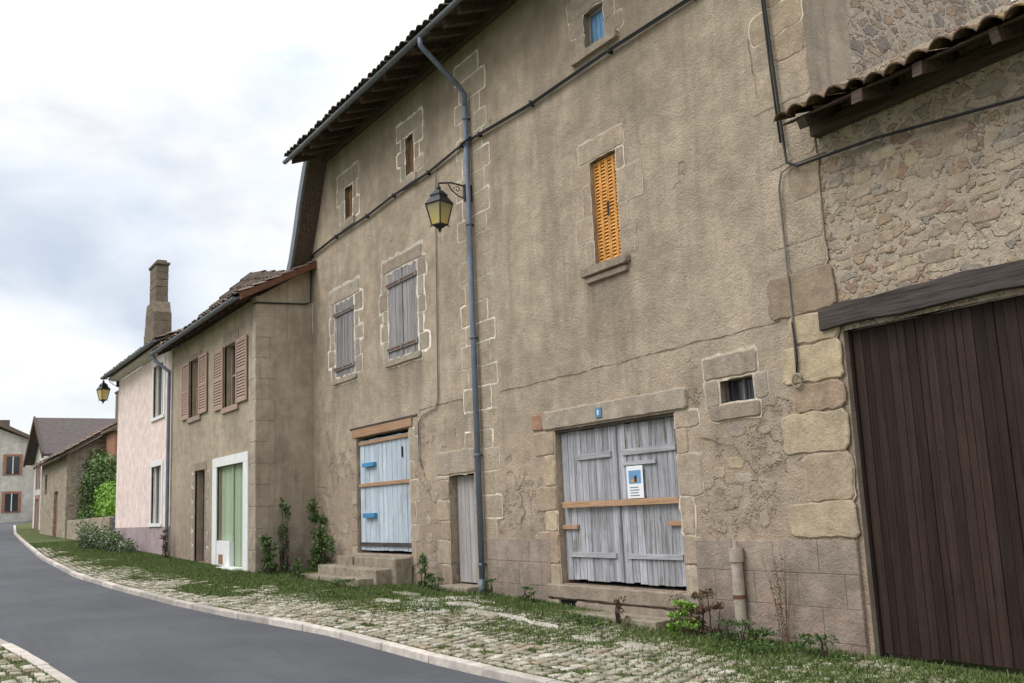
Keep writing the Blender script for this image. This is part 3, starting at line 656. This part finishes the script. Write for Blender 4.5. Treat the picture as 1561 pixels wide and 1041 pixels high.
def lantern(name,x,y,z,sc=1.,ax=-14.0,ay=FY-.15,glass=LG):
    L=empty(name); mb=MB()
    def ring(r,zz,k=4,rot=math.pi/4+.35): return [(x+r*sc*math.cos(rot+2*math.pi*i/k),y+r*sc*math.sin(rot+2*math.pi*i/k),z+zz*sc) for i in range(k)]
    def fr(r0,z0,r1,z1,mat,cap=False):
        a=ring(r0,z0);b=ring(r1,z1); mb.add(a+b,[(i,(i+1)%4,4+(i+1)%4,4+i) for i in range(4)]+([(0,1,2,3),(4,5,6,7)] if cap else []),mat,.5)
    fr(.13,.10,.225,.48,glass)
    bo,to=ring(.135,.10),ring(.235,.48)
    for i in range(4):
        mb.tube([bo[i],to[i]],.012*sc,IRON,6); mb.tube([bo[i],bo[(i+1)%4]],.012*sc,IRON,6); mb.tube([to[i],to[(i+1)%4]],.016*sc,IRON,6)
    fr(.255,.48,.15,.60,IRON,True); fr(.15,.60,.15,.63,IRON,True); fr(.165,.63,.07,.72,IRON,True)
    mb.tube([(x,y,z+.71*sc),(x,y,z+.76*sc),(x,y,z+.80*sc),(x,y,z+.87*sc)],[.03*sc,.045*sc,.02*sc,.005*sc],IRON,8)
    fr(.13,.10,.05,.04,IRON,True); mb.tube([(x,y,z+.05*sc),(x,y,z+.02*sc),(x,y,z-.04*sc)],[.02*sc,.035*sc,.006*sc],IRON,8)
    mb.tube([(x,y,z+.12*sc),(x,y,z+.40*sc)],.035*sc,WHITE,8)
    for i in range(4):
        p=bo[i]; mb.tube([(p[0],p[1],p[2]),(p[0]+(p[0]-x)*.25,p[1]+(p[1]-y)*.25,p[2]-.035*sc)],.009*sc,IRON,5)
    mb.box(ax-.03,ax+.03,ay-.01,ay+.14,z+.55*sc,z+.85*sc,IRON)
    mb.tube([(ax,ay,z+.82*sc),(ax+(x-ax)*.5,ay+(y-ay)*.5,z+.87*sc),(x,y,z+.85*sc)],.016*sc,IRON,8)
    mb.tube([(ax,ay,z+.60*sc),(ax+(x-ax)*.25,ay+(y-ay)*.25,z+.64*sc),(ax+(x-ax)*.5,ay+(y-ay)*.5,z+.74*sc),(ax+(x-ax)*.62,ay+(y-ay)*.62,z+.84*sc)],.012*sc,IRON,8)
    sp=[(ax+(x-ax)*(.28+.14*math.cos(t)*(1-t/9)),ay+(y-ay)*(.28+.14*math.cos(t)*(1-t/9)),z+(.755+.06*math.sin(t)*(1-t/9))*sc) for t in np.linspace(0,8,16)]
    mb.tube(sp,.008*sc,IRON,6)
    mb.done('lantern_body',L); return L
lantern('street_lamp',-14.12,7.62,6.30,.98)

# ------------------------------------------------------------ BARN (right)
B=empty('stone_barn'); mb=MB(); BX0=XR; BX1=3.
gx0,gx1=-6.60,-2.9
wall(mb,BX0,BX1,3.3,5.9,FY+.02,[],RUB); wall(mb,gx1,BX1,-.3,3.3,FY+.02,[],RUB); wall(mb,BX0,gx0,-.3,3.3,FY+.02,[],P_BARN)
mb.quad((gx0,FY+.02,-.3),(gx0,FY+.5,-.3),(gx0,FY+.5,3.3),(gx0,FY+.02,3.3),STG); mb.quad((gx1,FY+.02,-.3),(gx1,FY+.5,-.3),(gx1,FY+.5,3.3),(gx1,FY+.02,3.3),STG)
mb.quad((BX1,FY,-.3),(BX1,16,-.3),(BX1,16,6),(BX1,FY,6),RUB)
mb.quad((BX0,16,-.3),(BX1,16,-.3),(BX1,16,6),(BX0,16,6),RUB)
used=[]; ops=[]
scatter(700,(-6.6,-2.5),(3.62,5.15),(.07,.32),(.04,.14),y=FY+.02,mask=lambda x,z:mn.noise(Vector((x*.8,z*1.2,5)))>-.15)
mb.done('walls',B)
mb=MB()
n=14; bx=[-6.83+(4.6)*i/n for i in range(n+1)]
top=[(x,3.58+R(-.02,.015)+ (0 if i else -.03)) for i,x in enumerate(bx)]; bot=[(x,3.34+R(-.015,.018)) for x in bx]
mb.py(FY-.07,FY+.3,top+bot[::-1],W_BEAM,.5)
mb.done('lintel_beam',B,bevel=.01)
mb=MB(); gy=FY+.12
planks(mb,gx0+.03,-4.62,.10,3.30,gy,19,W_GATE,th=.03,gap=.005); planks(mb,-4.60,gx1-.03,.10,3.30,gy,16,W_GATE,th=.03,gap=.005)
mb.box(-4.66,-4.58,gy-.025,gy-.006,.1,3.3,W_GATE,.3); mb.box(gx0,gx0+.028,gy-.03,gy+.06,.05,3.3,W_GATE,.2)
mb.box(-4.75,-4.55,gy-.035,gy-.026,1.25,1.29,ZINCR,.9); mb.box(-4.77,-4.73,gy-.04,gy-.026,1.18,1.36,IRON,.5)
for z in (.7,2.0,2.9):
    xx=gx0+.08
    while xx<gx1: mb.tube([(xx,gy-.006,z),(xx,gy+.004,z)],.007,IRON,6); xx+=.1
mb.done('gate',B,bevel=.003)
mb=MB()
EBY=7.66; EBZ=5.42; sl=.42
def bz(y): return EBZ+(y-EBY)*sl
def sag(x): return -.05*math.sin((x+6.7)*.9)+.02*math.sin(x*5)
mb.px(-6.68,BX1,[(EBY+.03,EBZ+.03),(EBY+.03,EBZ+.055),(13,bz(13)+.055),(13,bz(13)+.03)],W_EAVE,.4)
x=-6.4
while x<2.5:
    w=.05*R(.8,1.4); mb.px(x-w,x+w,[(EBY-.02+R(-.05,.05),EBZ-.09+R(-.02,.03)),(EBY-.03,EBZ+.028),(FY+.3,bz(FY+.3)+.028),(FY+.3,bz(FY+.3)-.1)],W_EAVE); x+=R(.5,.75)
mb.px(-6.68,BX1,[(FY-.10,bz(FY)-.24),(FY+.02,bz(FY)-.24),(FY+.02,bz(FY)-.10),(FY-.10,bz(FY)-.10)],W_EAVE,.2)
mb.done('eaves_timber',B,bevel=.006)
mb=MB(); tileroof(mb,-6.72,BX1,EBY-.08,EBZ+.06,13,bz(13)+.06,T_BARN,pitch=.23,amp=.07,sagx=sag)
mb.done('tiled_roof',B)

# ------------------------------------------------------------ SMALL HOUSE
S=empty('roughcast_house'); mb=MB(); sx0,sx1=-29.35,-21.6
sops=[(-27.3,-26.35,4.43,6.0),(-24.03,-23.0,4.35,5.87),(-26.7,-25.75,.62,2.97),(-24.62,-22.45,.55,2.97)]
wall(mb,sx0,sx1,0,6.62,SY,sops,P_SM,depth=.35)
mb.add([(sx1,SY,0),(sx1,FY-.002,0),(sx1,FY-.002,7.45),(sx1,SY,6.62)],[(0,1,2,3)],P_SIDE,.5)
mb.quad((sx0,SY,0),(sx0,11,0),(sx0,11,6.6),(sx0,SY,6.6),P_SM); mb.quad((sx0,11,0),(sx1,11,0),(sx1,11,7),(sx0,11,7),P_SM)
mb.done('walls',S)
mb=MB()
def hal(x0,x1,z0,z1,mat,y=SY,pr=.012,w=.12,wt=.14):
    mb.box(x0-w,x0,y-pr,y+.04,z0,z1,mat,.5); mb.box(x1,x1+w,y-pr,y+.04,z0,z1,mat,.5); mb.box(x0-w,x1+w,y-pr-.002,y+.04,z1+.001,z1+wt,mat,.5)
z=.5
for i in range(13):
    h=.475
    w=(.35,.5)[i%2]; mb.stone(sx1-w,sx1-.004,z,z+h-.012,SY,.010,P_SIDE,None)
    mb.box(sx1+.001,sx1+.012,SY+.004,SY+(.3,.42)[i%2],z,z+h-.012,P_SIDE,.5)
    z+=h
hal(-27.3,-26.35,4.43,6.0,STG); hal(-24.03,-23.0,4.35,5.87,STG,wt=.3)
mb.box(-27.5,-26.2,SY-.05,SY+.1,4.3,4.428,STG,.4); mb.box(-24.2,-22.85,SY-.05,SY+.1,4.22,4.348,W_RED,.3)
hal(-26.7,-25.75,.5,2.97,STG,wt=.2,w=.14)
for i in range(6): mb.stone(-27.05,-26.85,.7+i*.38,.7+i*.38+.3,SY,.014,STG,HALO,.03); mb.stone(-25.6,-25.4,.7+i*.38,.7+i*.38+.3,SY,.014,STG,HALO,.02)
mb.done('window_stones',S)
mb=MB()
hal(-24.62,-22.45,.5,2.95,WHITE,pr=.03,w=.36,wt=.22)
mb.box(-24.6,-23.52,SY-.02,SY+.1,.5,1.17,WHITE,.5); mb.box(-24.4,-24.05,SY-.028,SY-.021,.62,.85,W_BROWN,.3)
planks(mb,-24.6,-23.55,1.18,2.95,SY+.1,3,W_GREEN,gap=.02); planks(mb,-23.5,-22.5,.5,2.95,SY+.1,4,W_GREEN,gap=.02)
mb.box(-24.62,-22.45,SY+.14,SY+.18,.5,2.97,W_GREEN,.3)
mb.box(-23.56,-23.49,SY+.06,SY+.098,1.18,2.95,W_GREEN,.9); mb.box(-23.84,-22.45,SY-.25,SY+.08,.35,.58,WHITE,.4)
mb.box(-26.68,-25.77,SY+.2,SY+.25,.62,2.95,W_DARK,.5); mb.box(-26.2,-26.17,SY+.17,SY+.199,.62,2.95,W_DARK,.9)
for x0,x1,z0,z1 in ((-27.3,-26.35,4.43,6.0),(-24.03,-23.0,4.35,5.87)):
    mb.box(x0+.01,x1-.01,SY+.2,SY+.22,z0+.01,z1-.01,GLASS,.5)
    for q in (x0+.01,(x0+x1)/2-.035,x1-.08): mb.box(q,q+.07,SY+.15,SY+.199,z0+.01,z1-.01,W_RED,.3)
    mb.box(x0+.08,x1-.08,SY+.16,SY+.199,(z0+z1)/2,(z0+z1)/2+.05,W_RED,.3)
    w=(x1-x0)/2+.32
    louver(mb,x0-w-.02,x0-.03,z0,z1,SY-.06,W_RED,sl=.07,fr=.08); louver(mb,x1+.03,x1+w+.02,z0,z1,SY-.06,W_RED,sl=.07,fr=.08)
mb.done('doors_and_shutters',S,bevel=.004)
mb=MB(); ey,ez=6.42,6.55; s30=.5
def hz(y): return ez+(y-ey)*s30
mb.px(-29.7,-21.35,[(ey,ez),(ey,ez+.05),(10.9,hz(10.9)+.05),(10.9,hz(10.9))],W_EAVE,.6)
x=-29.5
while x<-21.4: mb.px(x-.05,x+.05,[(ey+.03,ez-.08),(ey+.03,ez-.001),(SY+.1,hz(SY+.1)-.001),(SY+.1,hz(SY+.1)-.1)],W_EAVE); x+=.55
mb.px(-21.42,-21.3,[(ey,ez-.05),(ey,ez+.1),(8.2,hz(8.2)+.1),(8.2,hz(8.2)-.05)],RUST,.4)
gutter(mb,-29.9,-21.5,ey-.07,ez+.03,.07,ZINCR)
mb.tube([(-29.75,ey-.07,ez-.03),(-29.7,ey,ez-.2),(-29.38,SY-.1,ez-.55),(-29.38,SY-.1,ez-.8)],.05,ZINC,10); mb.tube([(-29.38,SY-.1,ez-.78),(-29.38,SY-.1,.6)],.05,ZINC,10)
mb.done('eaves_and_gutter',S)
mb=MB(); tileroof(mb,-29.8,-21.3,ey-.05,ez+.08,10.9,hz(10.9)+.08,T_FAR,pitch=.23)
def patch(mb,A,Bp,Cp,Dp,nu,nv,mat):
    A,Bp,Cp,Dp=[Vector(q) for q in (A,Bp,Cp,Dp)]; nrm=(Bp-A).cross(Dp-A).normalized()
    if nrm.z<0: nrm=-nrm
    for i in range(nu):
        for j in range(nv):
            u0,u1=i/nu,(i+1)/nu; v0,v1=j/nv,(j+1.1)/nv
            f=lambda u,v:(A*(1-u)+Bp*u)*(1-v)+(Dp*(1-u)+Cp*u)*v
            h0,h1=.035+R(-.005,.01),.0
            vs=[f(u0,v0)+nrm*h0*.4,f((u0+u1)/2,v0)+nrm*(h0+.05),f(u1,v0)+nrm*h0*.4,f(u1,min(v1,1))+nrm*h1,f((u0+u1)/2,min(v1,1))+nrm*(h1+.05),f(u0,min(v1,1))+nrm*h1]
            mb.add(vs,[(0,1,4,5),(1,2,3,4)],mat)
patch(mb,(-24.9,6.45,6.72),(-21.66,6.45,6.72),(-21.66,8.15,7.35),(-24.1,7.5,7.82),14,5,T_MAIN)
patch(mb,(-21.66,8.15,7.35),(-21.66,10.5,7.55),(-24.1,10.5,7.84),(-24.1,7.5,7.82),10,6,T_MAIN)
patch(mb,(-25.6,10.5,7.6),(-24.9,6.45,6.72),(-24.1,7.5,7.82),(-24.1,10.5,7.84),12,3,T_MAIN)
mb.done('tiled_roof',S)

# ------------------------------------------------------------ PINK HOUSE
Pk=empty('pink_house'); mb=MB(); px0,px1=-37.4,-29.37
pops=[(-31.7,-30.35,4.85,6.45),(-31.75,-30.45,1.65,3.35)]
wall(mb,px0,px1,1.55,6.75,SY-.02,pops,P_PINK,depth=.2); wall(mb,px0,px1,0,1.55,SY-.035,[],P_SKIRT)
mb.quad((px0,SY-.035,1.55),(px1,SY-.035,1.55),(px1,SY-.02,1.552),(px0,SY-.02,1.552),P_SKIRT)
mb.add([(px0,SY-.02,0),(px0,12,0),(px0,12,6.7),(px0,9.4,8.0),(px0,SY-.02,6.75)],[(0,1,2,3,4)],P_PINK,.5)
mb.add([(px1,SY-.02,0),(px1,12,0),(px1,12,6.7),(px1,9.4,7.9),(px1,SY-.02,6.75)],[(0,1,2,3,4)],P_WHITE,.5)
mb.done('walls',Pk)
mb=MB()
for a,b,c_,d in pops:
    y=SY-.02
    mb.box(a-.18,a,y-.03,y+.05,c_,d,WHITE,.5); mb.box(b,b+.18,y-.03,y+.05,c_,d,WHITE,.5); mb.box(a-.18,b+.18,y-.032,y+.05,d+.001,d+.16,WHITE,.5); mb.box(a-.2,b+.2,y-.06,y+.05,c_-.1,c_-.001,WHITE,.5)
    mb.box(a+.01,b-.01,y+.14,y+.16,c_+.01,d-.01,GLASS,.5)
    for q in (a+.01,(a+b)/2-.04,b-.09): mb.box(q,q+.08,y+.09,y+.139,c_+.01,d-.01,WHITE,.5)
mb.done('windows',Pk,bevel=.004)
mb=MB()
py0,pz0=6.4,6.88
mb.px(px0-.35,px1+.0,[(py0,pz0),(py0,pz0+.06),(9.4,8.15),(9.4,8.09)],W_EAVE,.3); mb.px(px0-.35,px1,[(9.4,8.15),(12.3,6.9),(12.3,6.84),(9.4,8.09)],T_FAR,.3)
mb.px(px0-.1,px1,[(py0+.1,pz0-.08),(py0+.1,pz0-.001),(SY-.021,pz0-.001),(SY-.021,pz0-.12)],P_WHITE,.3)
gutter(mb,px0-.4,px1-.05,py0-.07,pz0+.05,.07,ZINCR)
mb.done('eaves_and_gutter',Pk)
mb=MB(); tileroof(mb,px0-.3,px1,py0-.03,pz0+.08,9.4,8.18,T_FAR,pitch=.23); mb.done('tiled_roof',Pk)
CH=stone('chimney_stone',[(.16,.125,.095),(.21,.165,.125),(.13,.105,.085)],moss=.3)
mb=MB(); cx=-33.6
for i in range(5): mb.box(cx-.75+i*.02,cx+.75-i*.02,7.0+i*.015,7.62,7.0+i*.3,7.3+i*.3-.004,CH,None,j=.01)
mb.py(7.06,7.6,[(cx-.67,8.496),(cx+.67,8.496),(cx+.5,8.9),(cx-.5,8.9)],CH,.5)
for i in range(5): mb.box(cx-.47,cx+.47,7.14,7.54,8.9+i*.25,9.146+i*.25,CH,None,j=.01)
mb.box(cx-.54,cx+.54,7.10,7.58,10.15,10.24,CH,.1); mb.box(cx-.4,cx+.4,7.18,7.5,10.24,10.34,CH,.3)
mb.done('chimney',Pk,bevel=.02)
lantern('street_lamp',-37.6,6.35,6.0,1.0,ax=-37.35,ay=SY-.1)

# ------------------------------------------------------------ FAR BUILDINGS
O=empty('stone_outbuilding'); mb=MB()
wall(mb,-59,-50,.8,5.0,6.95,[(-54,-52.6,1.1,3.4),(-57.5,-56.6,3.4,4.4)],RUBF,depth=.2)
mb.add([(-50,6.95,.8),(-50,13,.8),(-50,13,4.6),(-50,9.9,6.7),(-50,6.95,5.0)],[(0,1,2,3,4)],RUBF,.5)
mb.box(-53.98,-52.62,7.08,7.12,1.1,3.4,W_BROWN,.3)
mb.px(-59.3,-49.6,[(6.55,4.78),(6.55,4.9),(9.9,6.95),(9.9,6.78)],W_EAVE,.5); mb.px(-59.3,-49.6,[(9.9,6.78),(9.9,6.95),(13.3,4.6),(13.3,4.5)],T_FAR,.5)
tileroof(mb,-59.3,-49.6,6.5,4.93,9.9,6.98,T_FAR,pitch=.3)
mb.done('structure',O)
BR=simple('brick_trim',(.36,.18,.12),.3,9)
O=empty('brick_annex'); mb=MB()
mb.box(-49.5,-47.5,8.55,12,.8,5.9,BR,.5); mb.px(-49.7,-47.3,[(8.3,5.85),(8.3,5.97),(10.3,7.0),(12.3,5.97),(12.3,5.85)],T_FAR,.5)
mb.box(-48.6,-47.8,8.75,9.25,6.3,7.7,CH,.6); mb.box(-48.65,-47.75,8.7,9.3,7.7,7.78,CH,.2)
mb.done('structure',O,bevel=.02)
Q=empty('gabled_house'); mb=MB(); GY=7.7
wins=((-64.2,-62.8,4.0,5.4),(-64.2,-62.8,1.6,3.3),(-67.6,-66.2,4.0,5.4),(-67.6,-66.2,1.6,3.4))
wall(mb,-69,-61,.8,5.9,GY,wins,P_WHITE,depth=.2)
mb.add([(-69,GY,5.9),(-61,GY,5.9),(-65,GY,7.9)],[(0,1,2)],P_WHITE,.5)
mb.quad((-61,GY,.8),(-61,14,.8),(-61,14,5.9),(-61,GY,5.9),P_WHITE); mb.quad((-69,GY,.8),(-69,14,.8),(-69,14,5.9),(-69,GY,5.9),P_WHITE)
for a,b,c_,d in wins:
    mb.box(a-.25,a,GY-.04,GY,c_,d,BR,.5); mb.box(b,b+.25,GY-.04,GY,c_,d,BR,.5); mb.box(a-.25,b+.25,GY-.045,GY,d+.001,d+.25,BR,.5); mb.box(a+.02,b-.02,GY+.1,GY+.13,c_,d,GLASS,.5); mb.box((a+b)/2-.05,(a+b)/2+.05,GY+.07,GY+.099,c_,d,WHITE,.5)
for q,e in ((-61,-65),(-69,-65)):
    s_=1 if q>e else -1
    mb.py(GY-.5,14.5,[(q+.4*s_,5.6),(q+.4*s_,5.75),(e,8.2),(e,8.02)],SLATE,.5)
    mb.py(GY-.6,GY-.5,[(q+.45*s_,5.5),(q+.45*s_,5.8),(e,8.28),(e,7.95)],W_EAVE,.5)
mb.box(-60.98,-60.94,9,10,4.0,5.4,BR,.5)
mb.done('structure',Q)
Q=empty('white_farmhouse'); mb=MB()
X0=-96
mb.quad((X0,3,1.5),(X0,11.2,1.5),(X0,11.2,9.0),(X0,3,9.0),P_WHITE); 
mb.add([(X0,3,9.0),(X0,11.2,9.0),(X0,7.6,10.4)],[(0,1,2)],P_WHITE,.5)
mb.quad((X0,11.2,1.5),(X0-10,11.2,1.5),(X0-10,11.2,9),(X0,11.2,9),P_WHITE); mb.quad((X0,3,1.5),(X0-10,3,1.5),(X0-10,3,9),(X0,3,9),P_WHITE)
mb.px(X0-10,X0+.5,[(2.4,8.7),(2.4,8.95),(7.6,11.0),(7.6,10.6)],T_FAR,.5); mb.px(X0-10,X0+.5,[(11.8,8.7),(11.8,8.95),(7.6,11.0),(7.6,10.6)],T_FAR,.5)
for yy,zz in ((9.0,6.4),(9.0,3.2),(5.5,6.4),(5.5,3.2)):
    mb.box(X0-.01,X0+.06,yy-.75,yy+.75,zz-.1,zz+1.7,BR,.4); mb.box(X0+.05,X0+.10,yy-.5,yy+.5,zz,zz+1.5,GLASS,.5); mb.box(X0+.09,X0+.12,yy-.04,yy+.04,zz,zz+1.5,WHITE,.5)
mb.box(X0-6,X0-5.2,8.3,9.1,9,11.6,CH,.9)
mb.box(X0-.5,X0+4.5,11.3,16,1.5,4.8,P_WHITE,.4); mb.px(X0-.8,X0+4.9,[(10.9,4.7),(10.9,4.9),(13.6,7.0),(13.6,6.8)],T_FAR,.5); mb.px(X0-.8,X0+4.9,[(16.4,4.7),(16.4,4.9),(13.6,7.0),(13.6,6.8)],T_FAR,.5)
mb.add([(X0+4.5,11.3,4.8),(X0+4.5,16,4.8),(X0+4.5,13.6,6.75)],[(0,1,2)],P_WHITE,.5)
mb.done('structure',Q)
mb=MB(); mb.box(-49.9,-39.5,7.0,7.4,.8,1.95,RUBF,.5,j=.03); mb.box(-37.6,-37.3,7.0,7.4,.8,2.2,STG,.5); mb.done('garden_wall',bevel=.03)
mb=MB()
for i in range(14): mb.box(-39.5+i*.14,-39.44+i*.14,7.15,7.19,.95,2.0,ZINC,.5)
mb.box(-39.5,-37.6,7.12,7.149,1.75,1.82,ZINC,.5); mb.done('garden_gate')

# ------------------------------------------------------------ PLANTS
def bush(name,blobs,n,size,mat,stems=10,extra=None):
    E=empty(name); leaves('foliage',blobs,n,size,mat,E); mb=MB()
    for _ in range(stems):
        b=random.choice(blobs); bx,by=b[0]+R(-.2,.2)*b[3],b[1]; z0=g(bx)
        mb.tube([(bx,by,z0-.05),(bx+R(-.1,.1)*min(1,b[3]*3),by+R(-.03,.03),(z0+b[2])/2),(b[0]+R(-.5,.5)*b[3],b[1]+R(-.5,.5)*b[4],b[2]+b[5]*R(.2,.9))],[.012,.008,.003],W_DARK,5)
    mb.done('stems',E); 
    if extra: leaves('flowers',blobs,extra[0],extra[1],extra[2],E)
    return E
bush('ivy_bush',[(-46.5,8.0,3.6,2.0,.8,1.2,3),(-48.6,8.0,2.8,1.4,.8,1.6,2),(-44.5,8.2,2.7,1.6,.7,1.1,2),(-46,7.4,1.8,2.5,.5,.8,1),(-49.3,8.3,4.4,.7,.7,.8,1)],9000,.09,G1)
bush('green_shrub',[(-42.3,7.6,2.3,1.1,.6,.9,2),(-41,7.5,1.9,.9,.5,.8,2),(-43.4,7.6,2.7,.8,.5,.8,1)],6000,.08,G2)
bush('flowering_bush',[(-36,6.2,1.25,.9,.4,.45,2),(-34.4,6.25,1.1,.9,.35,.4,2),(-37.5,6.0,1.3,.8,.4,.5,2),(-32.8,6.35,.95,.7,.3,.3,1),(-39,6.2,1.35,.9,.4,.5,1)],5500,.04,G1,extra=(1500,.03,G5))
def weed(name,x,y,h,w,n,mat,size=.035,tall=False,**k):
    z=g(x); bl=[]; q=9
    for i in range(q):
        f=(i+.5)/q; bl.append((x+R(-.5,.5)*w*(1-.3*f),y+R(-.2,.2)*w*.4,z+h*f*R(.85,1.1),w*R(.12,.3),w*.15,h*R(.06,.14),R(.4,1)))
    return bush(name,bl,n,size,mat,8,**k)
weed('climbing_vine',-20.9,8.0,1.5,1.0,1100,G1,.042); weed('climbing_vine',-21.35,7.4,1.7,.5,380,G1,.042); weed('climbing_vine',-20.4,8.02,1.0,.9,700,G1,.04)
weed('weed_plant',-21.2,6.95,.85,1.0,900,G1,.04)
weed('weed_plant',-19.7,7.1,.4,.5,260,G1,.035); weed('weed_plant',-15.75,7.95,.65,.4,380,G1,.03); weed('weed_plant',-15.0,7.8,.3,.5,300,G1,.025)
weed('weed_plant',-13.5,7.95,.3,.4,260,G1,.025); weed('weed_plant',-9.0,7.8,.40,.6,600,G2,.026); weed('weed_plant',-8.55,7.88,.55,.6,1100,G4,.024); weed('weed_plant',-9.9,7.72,.4,.25,160,G4,.02)
weed('weed_plant',-6.9,7.8,.25,.7,450,G1,.022); weed('weed_plant',-12.3,7.95,.25,.4,220,G1,.025); weed('weed_plant',-8.0,7.85,.25,.9,700,G1,.022)
weed('weed_plant',-10.3,7.4,.12,.9,450,G1,.02);weed('weed_plant',-7.6,7.5,.12,1.4,600,G1,.02);weed('weed_plant',-17.2,7.0,.18,1.3,450,G1,.022)
weed('weed_plant',-13.0,6.4,.10,1.6,400,G1,.02);weed('weed_plant',-16,6.2,.10,2.,500,G1,.022)
def dry(name,x,y,h,n):
    E=empty(name); mb=MB(); z=g(x)
    for _ in range(n):
        a=R(-.18,.18);b=R(-.05,.1); t=h*R(.6,1.05)
        mb.tube([(x+R(-.06,.06),y,z-.02),(x+a*.5,y-b*.4,z+t*.5),(x+a,y-b,z+t)],[.004,.003,.002],G4,5)
    mb.done('stems',E); leaves('foliage',[(x,y-.03,z+h*.75,.16,.06,h*.25,1),(x,y-.03,z+h*.4,.1,.05,h*.3,1)],200,.016,G4,E)
dry('dry_weed',-7.6,FY-.13,1.0,10); dry('dry_weed',-9.15,FY-.2,.5,7)
weed('rose_bush',-29.0,6.6,.8,.6,300,G4,.04)

# ------------------------------------------------------------ camera, light, world
az,pit,roll=math.radians(32.4),math.radians(9.6),math.radians(2.45)
fwd=Vector((-math.cos(az)*math.cos(pit),math.sin(az)*math.cos(pit),math.sin(pit))); r0=Vector((math.sin(az),math.cos(az),0)); up0=r0.cross(fwd)
rt=r0*math.cos(roll)-up0*math.sin(roll); up=r0*math.sin(roll)+up0*math.cos(roll)
cam=bpy.data.cameras.new('camera'); cam.sensor_width=36; cam.lens=1500/1561*36; cam.clip_end=2000; cam.clip_start=.05
co=bpy.data.objects.new('camera',cam); scn.collection.objects.link(co)
mw=Matrix((rt,up,-fwd)).transposed().to_4x4(); mw.translation=Vector((0,0,1.65)); co.matrix_world=mw; scn.camera=co
SE,SA=math.radians(48),math.radians(195)
sd=Vector((math.sin(SA)*math.cos(SE),math.cos(SA)*math.cos(SE),math.sin(SE)))
sl_=bpy.data.lights.new('sun','SUN'); sl_.energy=1.4; sl_.angle=math.radians(30); sl_.color=(1,.98,.96)
so=bpy.data.objects.new('sun',sl_); scn.collection.objects.link(so); so.rotation_euler=(-sd).to_track_quat('-Z','Y').to_euler()
w=bpy.data.worlds.new('World'); scn.world=w; w.use_nodes=True; t=w.node_tree; t.nodes.clear()
def nn(typ,ins=None,**at):
    nd=t.nodes.new(typ)
    for k,v in at.items(): setattr(nd,k,v)
    for k,v in (ins or {}).items():
        if isinstance(v,bpy.types.NodeSocket): t.links.new(v,nd.inputs[k])
        else: nd.inputs[k].default_value=v
    return nd
sky=nn('ShaderNodeTexSky',sky_type='NISHITA'); sky.sun_disc=False; sky.sun_elevation=SE; sky.sun_rotation=SA
tc=nn('ShaderNodeTexCoord').outputs['Generated']
sc=nn('ShaderNodeVectorMath',{0:tc,1:(1,1,2.0)},operation='MULTIPLY').outputs[0]
n1=nn('ShaderNodeTexNoise',{'Vector':sc,'Scale':3.6,'Detail':5.,'Roughness':.5,'Distortion':.35}).outputs['Fac']
n2=nn('ShaderNodeTexNoise',{'Vector':sc,'Scale':6.5,'Detail':4.,'Roughness':.5}).outputs['Fac']
rp=nn('ShaderNodeValToRGB',{0:n1}); cr=rp.color_ramp
cr.elements[0].position=.34; cr.elements[0].color=(.66,.73,.84,1); cr.elements[1].position=.56; cr.elements[1].color=(1.0,1.0,1.0,1)
e=cr.elements.new(.45); e.color=(.83,.89,.97,1)
z_=nn('ShaderNodeSeparateXYZ',{0:tc}).outputs[2]
zs_=nn('ShaderNodeMapRange',{0:z_,1:.40,2:1.,3:1.04,4:3.3}).outputs[0]
b1=nn('ShaderNodeBackground',{'Color':rp.outputs[0],'Strength':zs_}); b2=nn('ShaderNodeBackground',{'Color':sky.outputs[0],'Strength':.15})
mk=nn('ShaderNodeMapRange',{0:n2,1:.38,2:.52,3:.78,4:1.}).outputs[0]
mx=nn('ShaderNodeMixShader',{0:mk,1:b2.outputs[0],2:b1.outputs[0]}); ou=nn('ShaderNodeOutputWorld',{0:mx.outputs[0]})
scn.view_settings.view_transform='Standard'; scn.view_settings.look='None'; scn.view_settings.exposure=0
